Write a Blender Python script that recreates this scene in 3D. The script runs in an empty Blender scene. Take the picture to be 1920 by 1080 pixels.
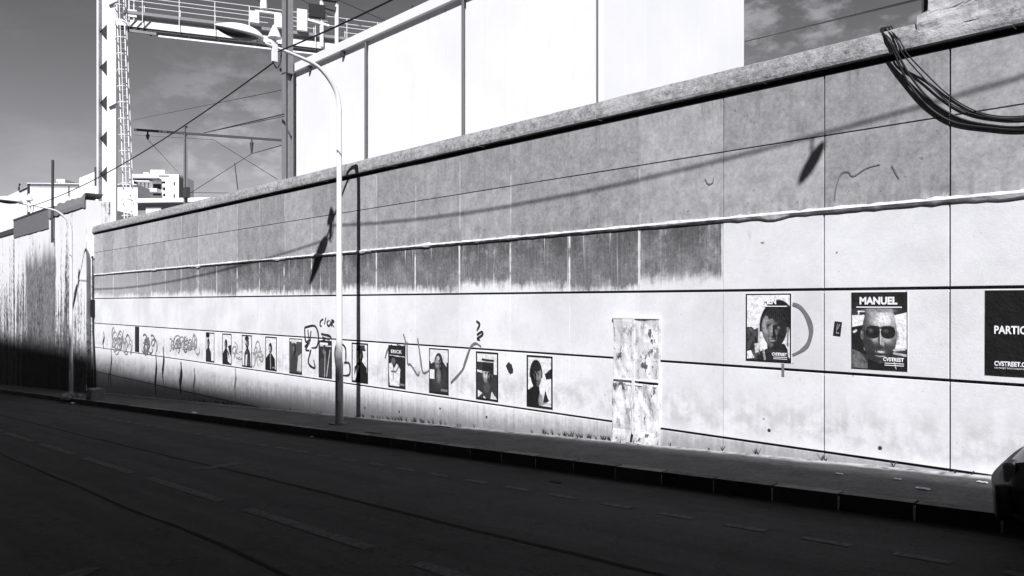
import bpy, bmesh, math, random
import numpy as np
from mathutils import Vector, Matrix
from mathutils import noise as mnoise
random.seed(7)
C = bpy.context.scene.collection

# ------------------------------------------------------------------ camera, light, exposure
F, CX, HY = 1400.0, 960.0, 567.0          # focal length in photo pixels, image centre, horizon row
SN, CS = 0.6981, 0.7160                   # sine / cosine of the viewing angle to the wall
D0, EYE, GR = 8.6, 1.76, 0.0578           # camera to wall, eye height, road gradient
CAM = Vector((0.0, -D0, EYE))
AX, RT = Vector((-CS, SN, 0)), Vector((SN, CS, 0))
cd = bpy.data.cameras.new('camera'); cam = bpy.data.objects.new('camera', cd); C.objects.link(cam)
cam.location = CAM; cam.rotation_euler = (math.pi / 2, 0, math.atan2(CS, SN))
cd.sensor_width = 36.0; cd.lens = F / 1920 * 36; cd.shift_y = (HY - 540) / 1920
cd.clip_start = 0.05; cd.clip_end = 3000
bpy.context.scene.camera = cam

SUN_DIR = Vector((-0.84, 1.0, -1.29))     # the way the light travels
EL = math.atan2(1.29, math.hypot(0.84, 1.0)); AZ = math.atan2(0.84, -1.0)
sl = bpy.data.lights.new('sun', 'SUN'); sl.energy = 5.0; sl.angle = math.radians(0.75); sl.color = (0.975, 0.975, 1.0)
so = bpy.data.objects.new('sun', sl); C.objects.link(so); so.rotation_euler = SUN_DIR.to_track_quat('-Z', 'Y').to_euler()
so.location = (10, -20, 30)
vs = bpy.context.scene.view_settings
vs.view_transform = 'Standard'; vs.look = 'None'; vs.gamma = 1; vs.use_curve_mapping = False; vs.exposure = 0.50

# ------------------------------------------------------------------ node helpers
class NT:
    def __init__(s, tree): s.t = tree; s.n = tree.nodes; s.l = tree.links
    def put(s, sock, v):
        if isinstance(v, bpy.types.NodeSocket): s.l.new(v, sock)
        elif v is not None:
            try: sock.default_value = v
            except Exception: sock.default_value = (v, v, v, 1) if len(sock.default_value) == 4 else (v, v, v)
    def m(s, op, a, b=0.0, c=None, clamp=False):
        n = s.n.new('ShaderNodeMath'); n.operation = op; n.use_clamp = clamp
        s.put(n.inputs[0], a); s.put(n.inputs[1], b)
        if c is not None: s.put(n.inputs[2], c)
        return n.outputs[0]
    def add(s, a, b): return s.m('ADD', a, b)
    def mul(s, a, b): return s.m('MULTIPLY', a, b)
    def step(s, x, a, b):                  # smooth 0..1 from a to b
        n = s.n.new('ShaderNodeMapRange'); n.interpolation_type = 'SMOOTHSTEP'
        s.put(n.inputs[0], x); n.inputs[1].default_value = a; n.inputs[2].default_value = b
        if a > b: n.inputs[1].default_value = b; n.inputs[2].default_value = a; n.inputs[3].default_value = 1; n.inputs[4].default_value = 0
        return n.outputs[0]
    def pos(s):
        g = s.n.new('ShaderNodeNewGeometry'); return g.outputs['Position']
    def xyz(s, v):
        n = s.n.new('ShaderNodeSeparateXYZ'); s.put(n.inputs[0], v); return n.outputs
    def scale(s, v, sc, off=(0, 0, 0)):
        n = s.n.new('ShaderNodeMapping'); s.put(n.inputs[0], v); n.inputs['Scale'].default_value = sc; n.inputs['Location'].default_value = off
        return n.outputs[0]
    def noise(s, v, sc, det=4, rough=0.55):
        n = s.n.new('ShaderNodeTexNoise'); s.put(n.inputs['Vector'], v); n.inputs['Scale'].default_value = sc
        n.inputs['Detail'].default_value = det; n.inputs['Roughness'].default_value = rough; return n.outputs[0]
    def grey(s, v):                        # value -> slightly cool grey colour
        n = s.n.new('ShaderNodeCombineColor'); w = s.mul(v, 0.972)
        s.put(n.inputs[0], w); s.put(n.inputs[1], w); s.put(n.inputs[2], v); return n.outputs[0]
    def lerp(s, a, b, f):
        n = s.n.new('ShaderNodeMix'); n.data_type = 'FLOAT'; s.put(n.inputs[0], f); s.put(n.inputs[2], a); s.put(n.inputs[3], b); return n.outputs[0]
    def con(s, x, k):                      # stretch a noise value about 0.5
        return s.m('MULTIPLY_ADD', x, k, 0.5 - 0.5 * k, clamp=True)
    def objrand(s): return s.n.new('ShaderNodeObjectInfo').outputs['Random']

def newmat(name, rough=0.85, spec=0.3, metal=0.0):
    m = bpy.data.materials.new(name); m.use_nodes = True
    t = NT(m.node_tree); b = m.node_tree.nodes['Principled BSDF']
    b.inputs['Roughness'].default_value = rough; b.inputs['Specular IOR Level'].default_value = spec; b.inputs['Metallic'].default_value = metal
    return m, t, b
def bump(t, b, h, st=0.3, dist=0.01):
    n = t.n.new('ShaderNodeBump'); n.inputs['Strength'].default_value = st; n.inputs['Distance'].default_value = dist
    t.put(n.inputs['Height'], h); t.l.new(n.outputs[0], b.inputs['Normal'])
def plain(name, v, rough=0.7, spec=0.3, metal=0.0, var=0.15, sc=6.0):
    m, t, b = newmat(name, rough, spec, metal)
    n = t.noise(t.pos(), sc, 5)
    val = t.mul(v, t.add(1 - var, t.mul(n, 2 * var)))
    t.put(b.inputs['Base Color'], t.grey(val)); bump(t, b, n, 0.15, 0.004)
    return m

# ------------------------------------------------------------------ sky
w = bpy.data.worlds.new('World'); bpy.context.scene.world = w; w.use_nodes = True
t = NT(w.node_tree); bg = w.node_tree.nodes['Background']
sky = t.n.new('ShaderNodeTexSky'); sky.sky_type = 'NISHITA'; sky.sun_disc = False
sky.sun_elevation = EL; sky.sun_rotation = AZ; sky.air_density = 1.0; sky.dust_density = 0.6; sky.ozone_density = 1.0
sc_ = t.n.new('ShaderNodeSeparateColor'); t.l.new(sky.outputs[0], sc_.inputs[0])
g = t.add(t.mul(sc_.outputs[0], 0.75), t.mul(sc_.outputs[1], 0.3))     # black-and-white film with an orange filter
tc = t.n.new('ShaderNodeTexCoord')
vx = t.xyz(tc.outputs['Generated'])
n1 = t.noise(t.scale(tc.outputs['Generated'], (3.0, 3.0, 9.0), (5.3, 0.4, 2.0)), 2.2, 8, 0.6)
cl = t.mul(t.step(n1, 0.44, 0.66), t.step(vx[2], 0.50, 0.16))
g = t.mul(g, t.lerp(0.92, 0.46, t.step(vx[2], -0.05, 0.50)))
dirs = [((AX + RT * ((px_ - CX) / F) + Vector((0, 0, (HY - py_) / F))).normalized(), a_, b_) for px_, py_, a_, b_ in ((1480, 75, .984, .9985), (1720, 110, .982, .997), (450, 270, .988, 1.006))]   # low cloud banks
bank = None
for d_, a_, b_ in dirs:
    n = t.n.new('ShaderNodeVectorMath'); n.operation = 'DOT_PRODUCT'; t.l.new(tc.outputs['Generated'], n.inputs[0]); n.inputs[1].default_value = tuple(d_)
    k_ = t.step(n.outputs['Value'], a_, b_); bank = k_ if bank is None else t.m('MAXIMUM', bank, k_)
n2 = t.noise(t.scale(tc.outputs['Generated'], (3.0, 3.0, 6.0)), 6.5, 9, 0.62)
cl = t.add(t.mul(cl, 0.22), t.mul(bank, t.step(n2, 0.44, 0.66)))
gg = t.add(g, t.mul(cl, 1.7))
cc = t.n.new('ShaderNodeCombineColor')
t.put(cc.inputs[0], t.mul(gg, 0.95)); t.put(cc.inputs[1], t.mul(gg, 0.95)); t.put(cc.inputs[2], gg)
t.l.new(cc.outputs[0], bg.inputs['Color']); bg.inputs['Strength'].default_value = 0.09

# ------------------------------------------------------------------ placing helpers
def ray(px, py): return AX + RT * ((px - CX) / F) + Vector((0, 0, (HY - py) / F))
def P(px, py, dp):                         # point seen at photo pixel on the vertical plane dp metres in front, parallel to the wall
    r = ray(px, py); return CAM + r * (dp / r.y)
def W(px, py, off=0.0): return P(px, py, D0 - off)
def Q(px, py, z): return CAM + ray(px, py) * z
def hitplane(px, py, pt, nrm):
    r = ray(px, py); return CAM + r * ((pt - CAM).dot(nrm) / r.dot(nrm))
def U(px): return -W(px, 567).x
def zr(x): return GR * max(-85.0, min(40.0, x))
def zp(x): return zr(x) + 0.145

class MB:
    def __init__(s): s.v = []; s.f = []
    def quad(s, a, b, c, d): i = len(s.v); s.v += [tuple(a), tuple(b), tuple(c), tuple(d)]; s.f.append((i, i+1, i+2, i+3)); return s
    def hexa(s, p):                        # 4 bottom points (ccw) and 4 top points
        i = len(s.v); s.v += [tuple(q) for q in p]
        s.f += [(i+3, i+2, i+1, i), (i+4, i+5, i+6, i+7), (i, i+1, i+5, i+4), (i+1, i+2, i+6, i+5), (i+2, i+3, i+7, i+6), (i+3, i, i+4, i+7)]
        return s
    def box(s, x0, x1, y0, y1, z0, z1):
        return s.hexa([(x0, y0, z0), (x1, y0, z0), (x1, y1, z0), (x0, y1, z0), (x0, y0, z1), (x1, y0, z1), (x1, y1, z1), (x0, y1, z1)])
    def bar(s, p, q, w=0.05, h=None, up=Vector((0, 0, 1))):
        p = Vector(p); q = Vector(q); h = h or w; d = (q - p).normalized()
        if abs(d.dot(up)) > 0.95: up = Vector((0, 1, 0))
        a = d.cross(up).normalized() * (w / 2); b = a.cross(d).normalized() * (h / 2)
        return s.hexa([p - a - b, p + a - b, q + a - b, q - a - b, p - a + b, p + a + b, q + a + b, q - a + b])
    def tube(s, pts, r, n=8, cap=True):
        pts = [Vector(p) for p in pts]; N = len(pts)
        rs = r if isinstance(r, (list, tuple)) else [r] * N
        up = Vector((0.13, 0.21, 1)).normalized(); base = len(s.v)
        for i, p in enumerate(pts):
            d = (pts[min(i + 1, N - 1)] - pts[max(i - 1, 0)]).normalized()
            a = d.cross(up)
            if a.length < 0.3: a = d.cross(Vector((0, 1, 0.1)))
            a.normalize(); b = a.cross(d)
            for k in range(n):
                th = 2 * math.pi * k / n; s.v.append(tuple(p + (a * math.cos(th) + b * math.sin(th)) * rs[i]))
        for i in range(N - 1):
            for k in range(n):
                k2 = (k + 1) % n
                s.f.append((base + i*n + k, base + i*n + k2, base + (i+1)*n + k2, base + (i+1)*n + k))
        if cap:
            s.f.append(tuple(base + k for k in range(n))[::-1]); s.f.append(tuple(base + (N-1)*n + k for k in range(n)))
        return s
    def prism(s, pts, y0, y1):             # polygon in (x, z), extruded in y
        i = len(s.v); n = len(pts)
        s.v += [(x, y0, z) for x, z in pts] + [(x, y1, z) for x, z in pts]
        s.f.append(tuple(range(i, i + n))); s.f.append(tuple(range(i + n, i + 2*n))[::-1])
        for k in range(n): k2 = (k+1) % n; s.f.append((i+k, i+n+k, i+n+k2, i+k2))
        return s
    def grid(s, fn, nu, nv):
        i = len(s.v)
        for a in range(nu + 1):
            for b in range(nv + 1): s.v.append(tuple(fn(a / nu, b / nv)))
        for a in range(nu):
            for b in range(nv): k = i + a*(nv+1) + b; s.f.append((k, k+1, k+nv+2, k+nv+1))
        return s
    def mesh(s, name, mat, smooth=False):
        m = bpy.data.meshes.new(name); m.from_pydata(s.v, [], s.f); m.update()
        bm = bmesh.new(); bm.from_mesh(m); bmesh.ops.recalc_face_normals(bm, faces=bm.faces); bm.to_mesh(m); bm.free()
        m.materials.append(mat)
        if smooth:
            m.polygons.foreach_set('use_smooth', [True] * len(m.polygons))
        return m
    def build(s, name, mat, parent=None, smooth=False, bevel=0.0):
        o = bpy.data.objects.new(name, s.mesh(name, mat, smooth)); C.objects.link(o)
        if parent is not None: o.parent = parent; o.matrix_parent_inverse = Matrix.Identity(4); place_in(o, parent)
        if bevel:
            b = o.modifiers.new('bevel', 'BEVEL'); b.width = bevel; b.segments = 1; b.limit_method = 'ANGLE'
        if smooth:
            try:
                e = o.modifiers.new('edges', 'EDGE_SPLIT'); e.split_angle = math.radians(40)
            except Exception: pass
        return o
def place_in(o, parent):                   # geometry is written in world coordinates: undo the parents' offset
    mt = Matrix.Identity(4); p = parent
    while p is not None:
        mt = p.matrix_basis @ mt; p = p.parent
    o.matrix_basis = mt.inverted()
def tag(o, label=None, cat=None, group=None, kind=None):
    if label: o['label'] = label
    if cat: o['category'] = cat
    if group: o['group'] = group
    if kind: o['kind'] = kind
    return o
def thing(name, label, cat, loc=(0, 0, 0), group=None, rot=None):
    o = bpy.data.objects.new(name, None); C.objects.link(o); o.location = loc; o.empty_display_size = 0.2
    if rot is not None: o.rotation_euler = rot
    o.matrix_basis  # evaluated from loc/rot
    return tag(o, label, cat, group)
def copy_tree(o, parent=None):
    c = o.copy(); C.objects.link(c)
    if parent is not None: c.parent = parent
    for ch in list(o.children): copy_tree(ch, c)
    return c

# ------------------------------------------------------------------ materials
def mat_asphalt():
    m, t, b = newmat('asphalt', 0.9, 0.25); p = t.pos()
    big = t.noise(t.scale(p, (0.25, 0.9, 1)), 1.0, 4); fine = t.noise(p, 70, 3); mid = t.noise(p, 6, 5)
    lane = t.step(t.noise(t.scale(p, (0.12, 2.2, 1)), 1.0, 3), 0.42, 0.62)
    grain = t.noise(p, 24, 6, 0.8); wear = t.noise(t.scale(p, (0.8, 1.6, 1)), 1.8, 6, 0.7)
    crack = t.m('ABSOLUTE', t.m('SUBTRACT', t.noise(p, 0.8, 8, 0.62), 0.5)); ck = t.mul(t.step(crack, 0.006, 0.002), 0.6)
    v = t.mul(t.lerp(0.026, 0.040, lane), t.add(t.add(0.2, t.mul(big, 0.8)), t.add(t.mul(t.con(grain, 3.0), 0.75), t.mul(t.con(wear, 2.2), 0.95))))
    v = t.mul(t.mul(v, 0.66), t.m('SUBTRACT', 1.0, ck))
    t.put(b.inputs['Base Color'], t.grey(v)); bump(t, b, fine, 0.6, 0.006); return m
def mat_pave():
    m, t, b = newmat('pavement_tarmac', 0.92, 0.2); p = t.pos(); xs = t.xyz(p)
    big = t.noise(t.scale(p, (0.5, 1.2, 1)), 1.3, 5); fine = t.noise(p, 60, 3)
    wob = t.mul(t.noise(t.scale(p, (1.5, 1, 1)), 2.0, 4), 0.22)
    pale_strip = t.mul(t.step(t.add(xs[1], wob), -0.14, 0.06), t.step(t.noise(p, 9, 5), 0.25, 0.6))  # paler, patchy strip of pavement along the wall foot
    grain = t.noise(p, 20, 6, 0.8); v = t.mul(0.105, t.add(t.add(-0.1, t.mul(big, 0.9)), t.add(t.mul(t.con(grain, 2.8), 0.55), t.mul(t.con(t.noise(p, 2.5, 7, 0.72), 2.4), 0.55))))
    v = t.lerp(v, 0.50, pale_strip)
    t.put(b.inputs['Base Color'], t.grey(v)); bump(t, b, fine, 0.5, 0.005); return m
def mat_kerb():
    m, t, b = newmat('kerb_granite', 0.85, 0.3); p = t.pos()
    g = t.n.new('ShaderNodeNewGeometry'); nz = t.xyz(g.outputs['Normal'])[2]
    n = t.noise(p, 9, 6, 0.7); v = t.mul(t.lerp(0.017, 0.13, t.step(nz, 0.4, 0.9)), t.add(0.0, t.add(t.mul(t.con(n, 2.2), 0.9), t.mul(t.objrand(), 0.9))))  # near-black upright faces have sky shade painted in; tops paler with dust
    t.put(b.inputs['Base Color'], t.grey(v)); bump(t, b, n, 0.4, 0.01); return m
def mat_wall(kind):
    m, t, b = newmat('wall_' + kind, 0.9, 0.15); p = t.pos(); X, Y, Z = t.xyz(p)[0], t.xyz(p)[1], t.xyz(p)[2]
    fine = t.noise(p, 45, 4); mid = t.noise(p, 3.2, 6, 0.6); big = t.noise(p, 0.7, 4)
    streak = t.noise(t.scale(p, (7.0, 7.0, 0.35)), 1.6, 6, 0.6); thin = t.noise(t.scale(p, (26, 26, 0.5)), 1.0, 4, 0.6)
    rnd = t.objrand()
    U_ = t.mul(X, -1.0)
    if kind == 'upper':
        r3_ = t.mul(t.step(rnd, 0.25, 0.75), 0.20)
        v = t.mul(0.375, t.add(t.add(0.50, t.mul(t.con(mid, 2.2), 0.28)), t.add(r3_, t.mul(t.con(t.noise(p, 19, 6, 0.75), 2.8), 0.30))))
        fr = t.m('FRACT', t.mul(t.add(X, 2.36), 1 / 1.30)); jd = t.m('ABSOLUTE', t.m('SUBTRACT', t.m('FRACT', t.add(fr, 0.5)), 0.5))
        jt = t.mul(t.step(t.m('SUBTRACT', jd, t.mul(t.noise(t.scale(p, (1, 1, 4)), 3, 3), 0.02)), 0.012, -0.004), t.mul(t.step(U_, 4.5, 6.0), t.step(t.noise(t.scale(p, (0.6, 1, 0.8)), 1.3, 2), 0.46, 0.54)))
        v = t.lerp(v, 0.55, t.mul(jt, 0.6))
        blot = t.noise(p, 4.2, 9, 0.80); v = t.mul(v, t.add(0.72, t.mul(t.con(blot, 2.6), 0.52)))
        pit = t.step(t.noise(p, 12, 3, 0.5), 0.70, 0.73); v = t.lerp(v, 0.09, t.mul(pit, 0.6))
        spots = t.step(t.noise(p, 15, 6, 0.75), 0.57, 0.66); v = t.lerp(v, 0.45, t.mul(spots, 0.35))
        eff = t.mul(t.step(t.noise(t.scale(p, (3, 3, 1)), 3.0, 6, 0.7), 0.55, 0.68), t.step(Z, 2.98, 2.84)); v = t.lerp(v, 0.6, t.mul(eff, 0.8))
        v = t.lerp(v, t.mul(v, 0.66), t.mul(t.step(t.add(t.mul(streak, 0.6), t.mul(blot, 0.4)), 0.5, 0.66), t.step(Z, 3.6, 4.4)))
        v = t.lerp(v, t.mul(v, 0.72), t.mul(t.step(streak, 0.45, 0.65), t.step(Z, 3.15, 2.8)))
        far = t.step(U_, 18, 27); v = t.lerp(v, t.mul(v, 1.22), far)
    else:
        grit = t.noise(p, 17, 8, 0.78); pat = t.noise(p, 1.9, 7, 0.66)
        v = t.mul(0.82, t.add(0.765, t.add(t.mul(rnd, 0.05), t.add(t.mul(t.con(pat, 2.6), 0.13), t.mul(t.con(grit, 3.0), 0.10)))))
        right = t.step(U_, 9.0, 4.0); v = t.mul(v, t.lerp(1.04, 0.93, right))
        if kind == 'stained':
            s = t.add(t.mul(streak, 1.5), t.mul(thin, 0.7))       # about 0.6 .. 1.6
            hgt = t.m('MULTIPLY_ADD', Z, 1 / 0.30, -1.90 / 0.30, clamp=True); hgt = t.add(hgt, t.mul(t.m('SUBTRACT', rnd, 0.5), 0.45)); hgt = t.add(hgt, t.mul(t.m('SUBTRACT', t.noise(p, 6, 8, 0.75), 0.5), 1.1))
            s = t.add(s, t.add(t.mul(t.m('SUBTRACT', mid, 0.5), 1.3), t.mul(t.m('SUBTRACT', big, 0.5), 1.2)))
            f = t.mul(t.step(t.add(t.mul(s, 0.85), t.mul(hgt, 1.15)), 1.00, 1.80), t.add(0.62, t.add(t.mul(t.con(grit, 2.5), 0.30), t.mul(t.con(pat, 2.5), 0.40))))
            f = t.m('MINIMUM', f, 1.0)
            wl = t.mul(t.step(t.noise(t.scale(p, (16, 16, 0.4)), 1.0, 3, 0.5), 0.63, 0.70), 0.75); f = t.mul(f, t.m('SUBTRACT', 1.0, wl))
            left = t.step(U_, 30.0, 18.0); f = t.mul(f, t.lerp(0.62, 1.0, left))
            fr = t.m('FRACT', t.mul(t.add(X, 2.36 + 0.0), 1 / 1.30)); jd = t.m('ABSOLUTE', t.m('SUBTRACT', t.m('FRACT', t.add(fr, 0.5)), 0.5))
            wjn = t.mul(t.noise(t.scale(p, (1, 1, 3)), 2.2, 3), 0.045)
            joint = t.mul(t.step(t.m('SUBTRACT', jd, t.mul(wjn, 0.6)), 0.008, -0.006), t.step(t.noise(t.scale(p, (0.8, 1, 2)), 1.7, 3), 0.36, 0.55))
            f = t.mul(f, t.m('SUBTRACT', 1.0, t.mul(joint, 0.9)))
            v = t.lerp(v, t.mul(t.lerp(0.150, 0.075, t.step(Z, 2.2, 2.8)), t.add(-1.55, t.add(t.mul(thin, 1.6), t.add(t.mul(fine, 1.0), t.add(t.mul(t.noise(p, 9, 7, 0.75), 1.6), t.mul(mid, 0.8)))))), t.mul(f, 0.97))
        else:
            # grime line of fine specks and soft grey clouds at the foot of each course
            sp = t.step(t.noise(p, 26, 5, 0.72), 0.64, 0.70); v = t.lerp(v, 0.28, t.mul(sp, t.mul(t.step(t.noise(p, 1.1, 4), 0.42, 0.58), 0.8)))
            pit = t.step(t.noise(p, 11, 2, 0.4), 0.745, 0.77); v = t.lerp(v, 0.10, t.mul(pit, 0.8))
            if kind == 'white': cloud = t.mul(t.step(t.add(big, t.mul(mid, 0.25)), 0.50, 0.8), 0.30); v = t.lerp(v, 0.45, cloud)
            if kind == 'poster':
                c = t.mul(t.mul(t.step(Z, 0.80, 0.35), t.step(Z, 0.02, 0.22)), t.step(t.add(t.mul(t.noise(p, 4.0, 7, 0.68), 0.8), t.mul(streak, 0.2)), 0.40, 0.62)); v = t.lerp(v, 0.42, t.mul(c, 0.62))
            if kind == 'foot':
                zg = t.m('SUBTRACT', Z, t.add(t.mul(X, GR), 0.145))
                s2 = t.add(t.add(t.mul(streak, 0.45), t.mul(t.noise(p, 7, 6, 0.7), 0.45)), t.mul(thin, 0.2))
                d = t.step(t.m('SUBTRACT', t.add(s2, t.mul(t.step(U_, 8, 16), 0.22)), t.mul(zg, 1.0)), 0.08, 0.62)  # darkens toward the pavement, more leftward: grime plus shade put into the colour
                v = t.lerp(v, 0.22, t.mul(d, 0.8))
                cl = t.mul(t.step(t.add(t.mul(mid, 0.6), t.mul(big, 0.4)), 0.42, 0.62), t.mul(t.step(Z, -0.12, -0.32), t.step(Z, -0.86, -0.6))); v = t.lerp(v, 0.40, t.mul(cl, 0.6))
            drip = t.mul(t.step(thin, 0.60, 0.72), t.step(streak, 0.48, 0.6)); v = t.lerp(v, 0.42, t.mul(drip, t.mul(0.35, t.step(U_, 6, 16))))
            scuff = t.mul(t.step(t.noise(t.scale(p, (2, 2, 1)), 4.0, 9, 0.8), 0.585, 0.64), 0.5); v = t.lerp(v, 0.40, t.mul(scuff, t.step(mid, 0.48, 0.6)))
    t.put(b.inputs['Base Color'], t.grey(v)); bump(t, b, t.add(fine, t.mul(mid, 2)), 0.25, 0.006); return m
def pale_patch(t, p, v):
    X, Y, Z = t.xyz(p); n = t.mul(t.m('SUBTRACT', t.noise(p, 6, 6, 0.7), 0.5), 0.9)
    a = t.mul(t.step(t.add(X, n), -2.72, -2.55), t.step(t.add(X, n), -1.95, -2.25))
    return t.lerp(v, 0.52, t.mul(a, 0.9))
def mat_rough():
    m, t, b = newmat('roughcast_concrete', 0.95, 0.1); p = t.pos(); n = t.noise(p, 22, 6, 0.7); l = t.noise(p, 1.1, 4)
    n = t.noise(p, 13, 8, 0.8); v = t.mul(t.add(-0.22, t.mul(n, 1.12)), t.add(0.65, t.mul(l, 0.6))); v = t.m('MAXIMUM', v, 0.06)
    br = t.step(t.noise(p, 1.6, 5, 0.6), 0.56, 0.66); v = t.lerp(v, 0.48, t.mul(br, 0.5)); v = pale_patch(t, p, v)
    t.put(b.inputs['Base Color'], t.grey(v)); bump(t, b, n, 1.0, 0.03); return m
def mat_streaked():
    m, t, b = newmat('streaked_render', 0.92, 0.1); p = t.pos(); X, Y, Z = t.xyz(p)
    s1 = t.noise(t.scale(p, (1.1, 1.1, 0.10)), 1.0, 6, 0.65); s2 = t.noise(t.scale(p, (6, 6, 0.15)), 1.0, 5, 0.6); mid = t.noise(p, 2.5, 5)
    s = t.add(t.mul(s1, 1.0), t.mul(s2, 0.9))
    zt = t.step(Z, 5.2, 0.2)
    U_ = t.mul(X, -1.0); wob = t.mul(t.noise(t.scale(p, (1, 1, 0.8)), 1.5, 3), 0.5)
    patch = t.mul(t.mul(t.step(t.add(U_, wob), 36.75, 36.95), t.step(t.add(U_, wob), 42.6, 42.2)), t.step(t.add(Z, t.mul(s2, 2.2)), 5.6, 4.4))
    f = t.mul(t.step(t.add(t.add(s, t.mul(t.m('SUBTRACT', t.noise(p, 5, 8, 0.75), 0.5), 0.7)), t.mul(zt, 0.26)), 1.03, 1.26), t.add(0.7, t.mul(mid, 0.6)))
    f = t.m('MAXIMUM', t.mul(f, 0.92), t.mul(patch, t.add(0.40, t.mul(t.noise(p, 3.5, 8, 0.75), 0.85))), clamp=True)
    v = t.lerp(0.78, 0.07, f)
    low = t.step(t.add(Z, t.mul(s2, 1.6)), 1.3, 0.1)  # near-black foot: the street block's shade painted in along with grime
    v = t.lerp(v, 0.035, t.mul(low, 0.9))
    t.put(b.inputs['Base Color'], t.grey(v)); bump(t, b, t.add(mid, s2), 0.3, 0.02); return m
def mat_print():
    m, t, b = newmat('printed_paper', 0.75, 0.25)
    a = t.n.new('ShaderNodeVertexColor'); a.layer_name = 'print'; p = t.pos(); wr = t.noise(p, 7, 6, 0.6); sc = t.n.new('ShaderNodeVectorMath'); sc.operation = 'SCALE'
    t.l.new(a.outputs[0], sc.inputs[0]); t.put(sc.inputs['Scale'], t.add(0.86, t.mul(t.con(t.noise(p, 15, 7, 0.75), 3), 0.16))); t.l.new(sc.outputs[0], b.inputs['Base Color']); bump(t, b, wr, 0.8, 0.03); return m
def mat_paint_road():
    m, t, b = newmat('worn_road_paint', 0.85, 0.2); p = t.pos(); n = t.noise(p, 16, 6, 0.75); l = t.noise(p, 1.7, 3)
    f = t.mul(t.step(n, 0.36, 0.6), t.add(0.45, t.mul(l, 0.8))); v = t.lerp(0.035, 0.095, f)
    t.put(b.inputs['Base Color'], t.grey(v)); return m
M = dict(asphalt=mat_asphalt(), pave=mat_pave(), kerb=mat_kerb(), upper=mat_wall('upper'), stained=mat_wall('stained'), white=mat_wall('white'),
         poster=mat_wall('poster'), foot=mat_wall('foot'), rough=mat_rough(), streaked=mat_streaked(), print=mat_print(), rpaint=mat_paint_road(),
         tar=plain('tar_seal', 0.020, 0.98, 0.06), joint=plain('joint_shadow_filler', 0.04, 0.95), mortar=plain('white_mortar', 0.56, 0.9, 0.1, var=0.7, sc=11),
         black=plain('black_rubber', 0.012, 0.55, 0.3), spray=plain('dark_spray_paint', 0.03, 0.8, var=0.6, sc=25), spray3=plain('pale_grey_spray_paint', 0.33, 0.85, var=0.5, sc=12), spray2=plain('faded_spray_paint', 0.16, 0.85, var=0.45, sc=14),
         whitem=plain('white_painted_steel', 0.80, 0.5, 0.4, var=0.05), lampw=plain('white_lamp_enamel', 0.82, 0.4, 0.5, var=0.03), lamppost=None,
         glassd=plain('smoked_lamp_glass', 0.05, 0.25, 0.5), steel=plain('weathered_steel', 0.22, 0.6, 0.4, var=0.25), dsteel=plain('dark_steel', 0.05, 0.6, 0.4, var=0.2),
         sheet=plain('white_sheet_cladding', 0.78, 0.6, 0.3, var=0.10, sc=0.6), render=plain('white_render', 0.82, 0.9, 0.1, var=0.06, sc=2), greyr=plain('grey_render', 0.22, 0.9, 0.1, var=0.2, sc=2),
         pipe=plain('grey_downpipe', 0.13, 0.6), glass=plain('dark_window_glass', 0.02, 0.12, 0.5, var=0.1), ballast=plain('track_ballast', 0.22, 0.95, 0.1, var=0.4, sc=20),
         dirt=plain('bare_ground', 0.16, 0.95, 0.1, var=0.3), conc=plain('old_concrete', 0.16, 0.9, 0.2, var=0.3, sc=9), letter=plain('white_print', 0.80, 0.8, var=0.02),
         doorw=None, carp=plain('dark_car_paint', 0.012, 0.25, 0.5, var=0.02), kjoint=plain('pale_kerb_mortar', 0.34, 0.9, var=0.6, sc=4), tyre=plain('tyre_rubber', 0.012, 0.8), lens=plain('dark_tail_lens', 0.12, 0.2, 0.5),
         litter=plain('scrap_paper', 0.7, 0.8, var=0.1), brick=plain('pale_facade', 0.35, 0.9, 0.1, var=0.15, sc=2))
def mat_door():
    m, t, b = newmat('flaking_white_board', 0.75, 0.3); p = t.pos(); n = t.noise(t.scale(p, (1.6, 1, 0.8)), 5.5, 8, 0.7); s = t.noise(t.scale(p, (9, 9, 1.2)), 1.2, 5)
    l2 = t.noise(p, 2.4, 4); v = t.lerp(0.72, 0.40, t.mul(t.step(s, 0.42, 0.7), 0.8)); v = t.lerp(v, 0.80, t.step(l2, 0.52, 0.60)); n3 = t.noise(t.scale(p, (1.3, 1, 0.7)), 9, 8, 0.75); v = t.lerp(v, 0.25, t.mul(t.step(n3, 0.54, 0.60), 0.75)); v = t.lerp(v, 0.05, t.mul(t.step(t.add(n, t.mul(t.m('SUBTRACT', l2, 0.5), 0.5)), 0.585, 0.625), 0.92))
    t.put(b.inputs['Base Color'], t.grey(v)); bump(t, b, n, 0.6, 0.03); return m
M['doorw'] = mat_door()
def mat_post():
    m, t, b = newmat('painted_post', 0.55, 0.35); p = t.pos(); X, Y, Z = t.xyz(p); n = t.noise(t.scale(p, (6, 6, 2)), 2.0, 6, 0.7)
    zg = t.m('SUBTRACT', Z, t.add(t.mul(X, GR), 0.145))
    f = t.mul(t.step(t.add(zg, t.mul(n, 0.9)), 2.1, 1.5), 0.9)  # lower post darkened: street shade put into the colour, with some grime
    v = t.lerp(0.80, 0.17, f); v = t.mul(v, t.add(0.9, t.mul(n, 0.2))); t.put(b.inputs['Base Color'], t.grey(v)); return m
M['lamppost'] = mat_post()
M['lump'] = plain('pale_patch_mortar', 0.42, 0.95, 0.1, var=0.5, sc=14); 
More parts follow.
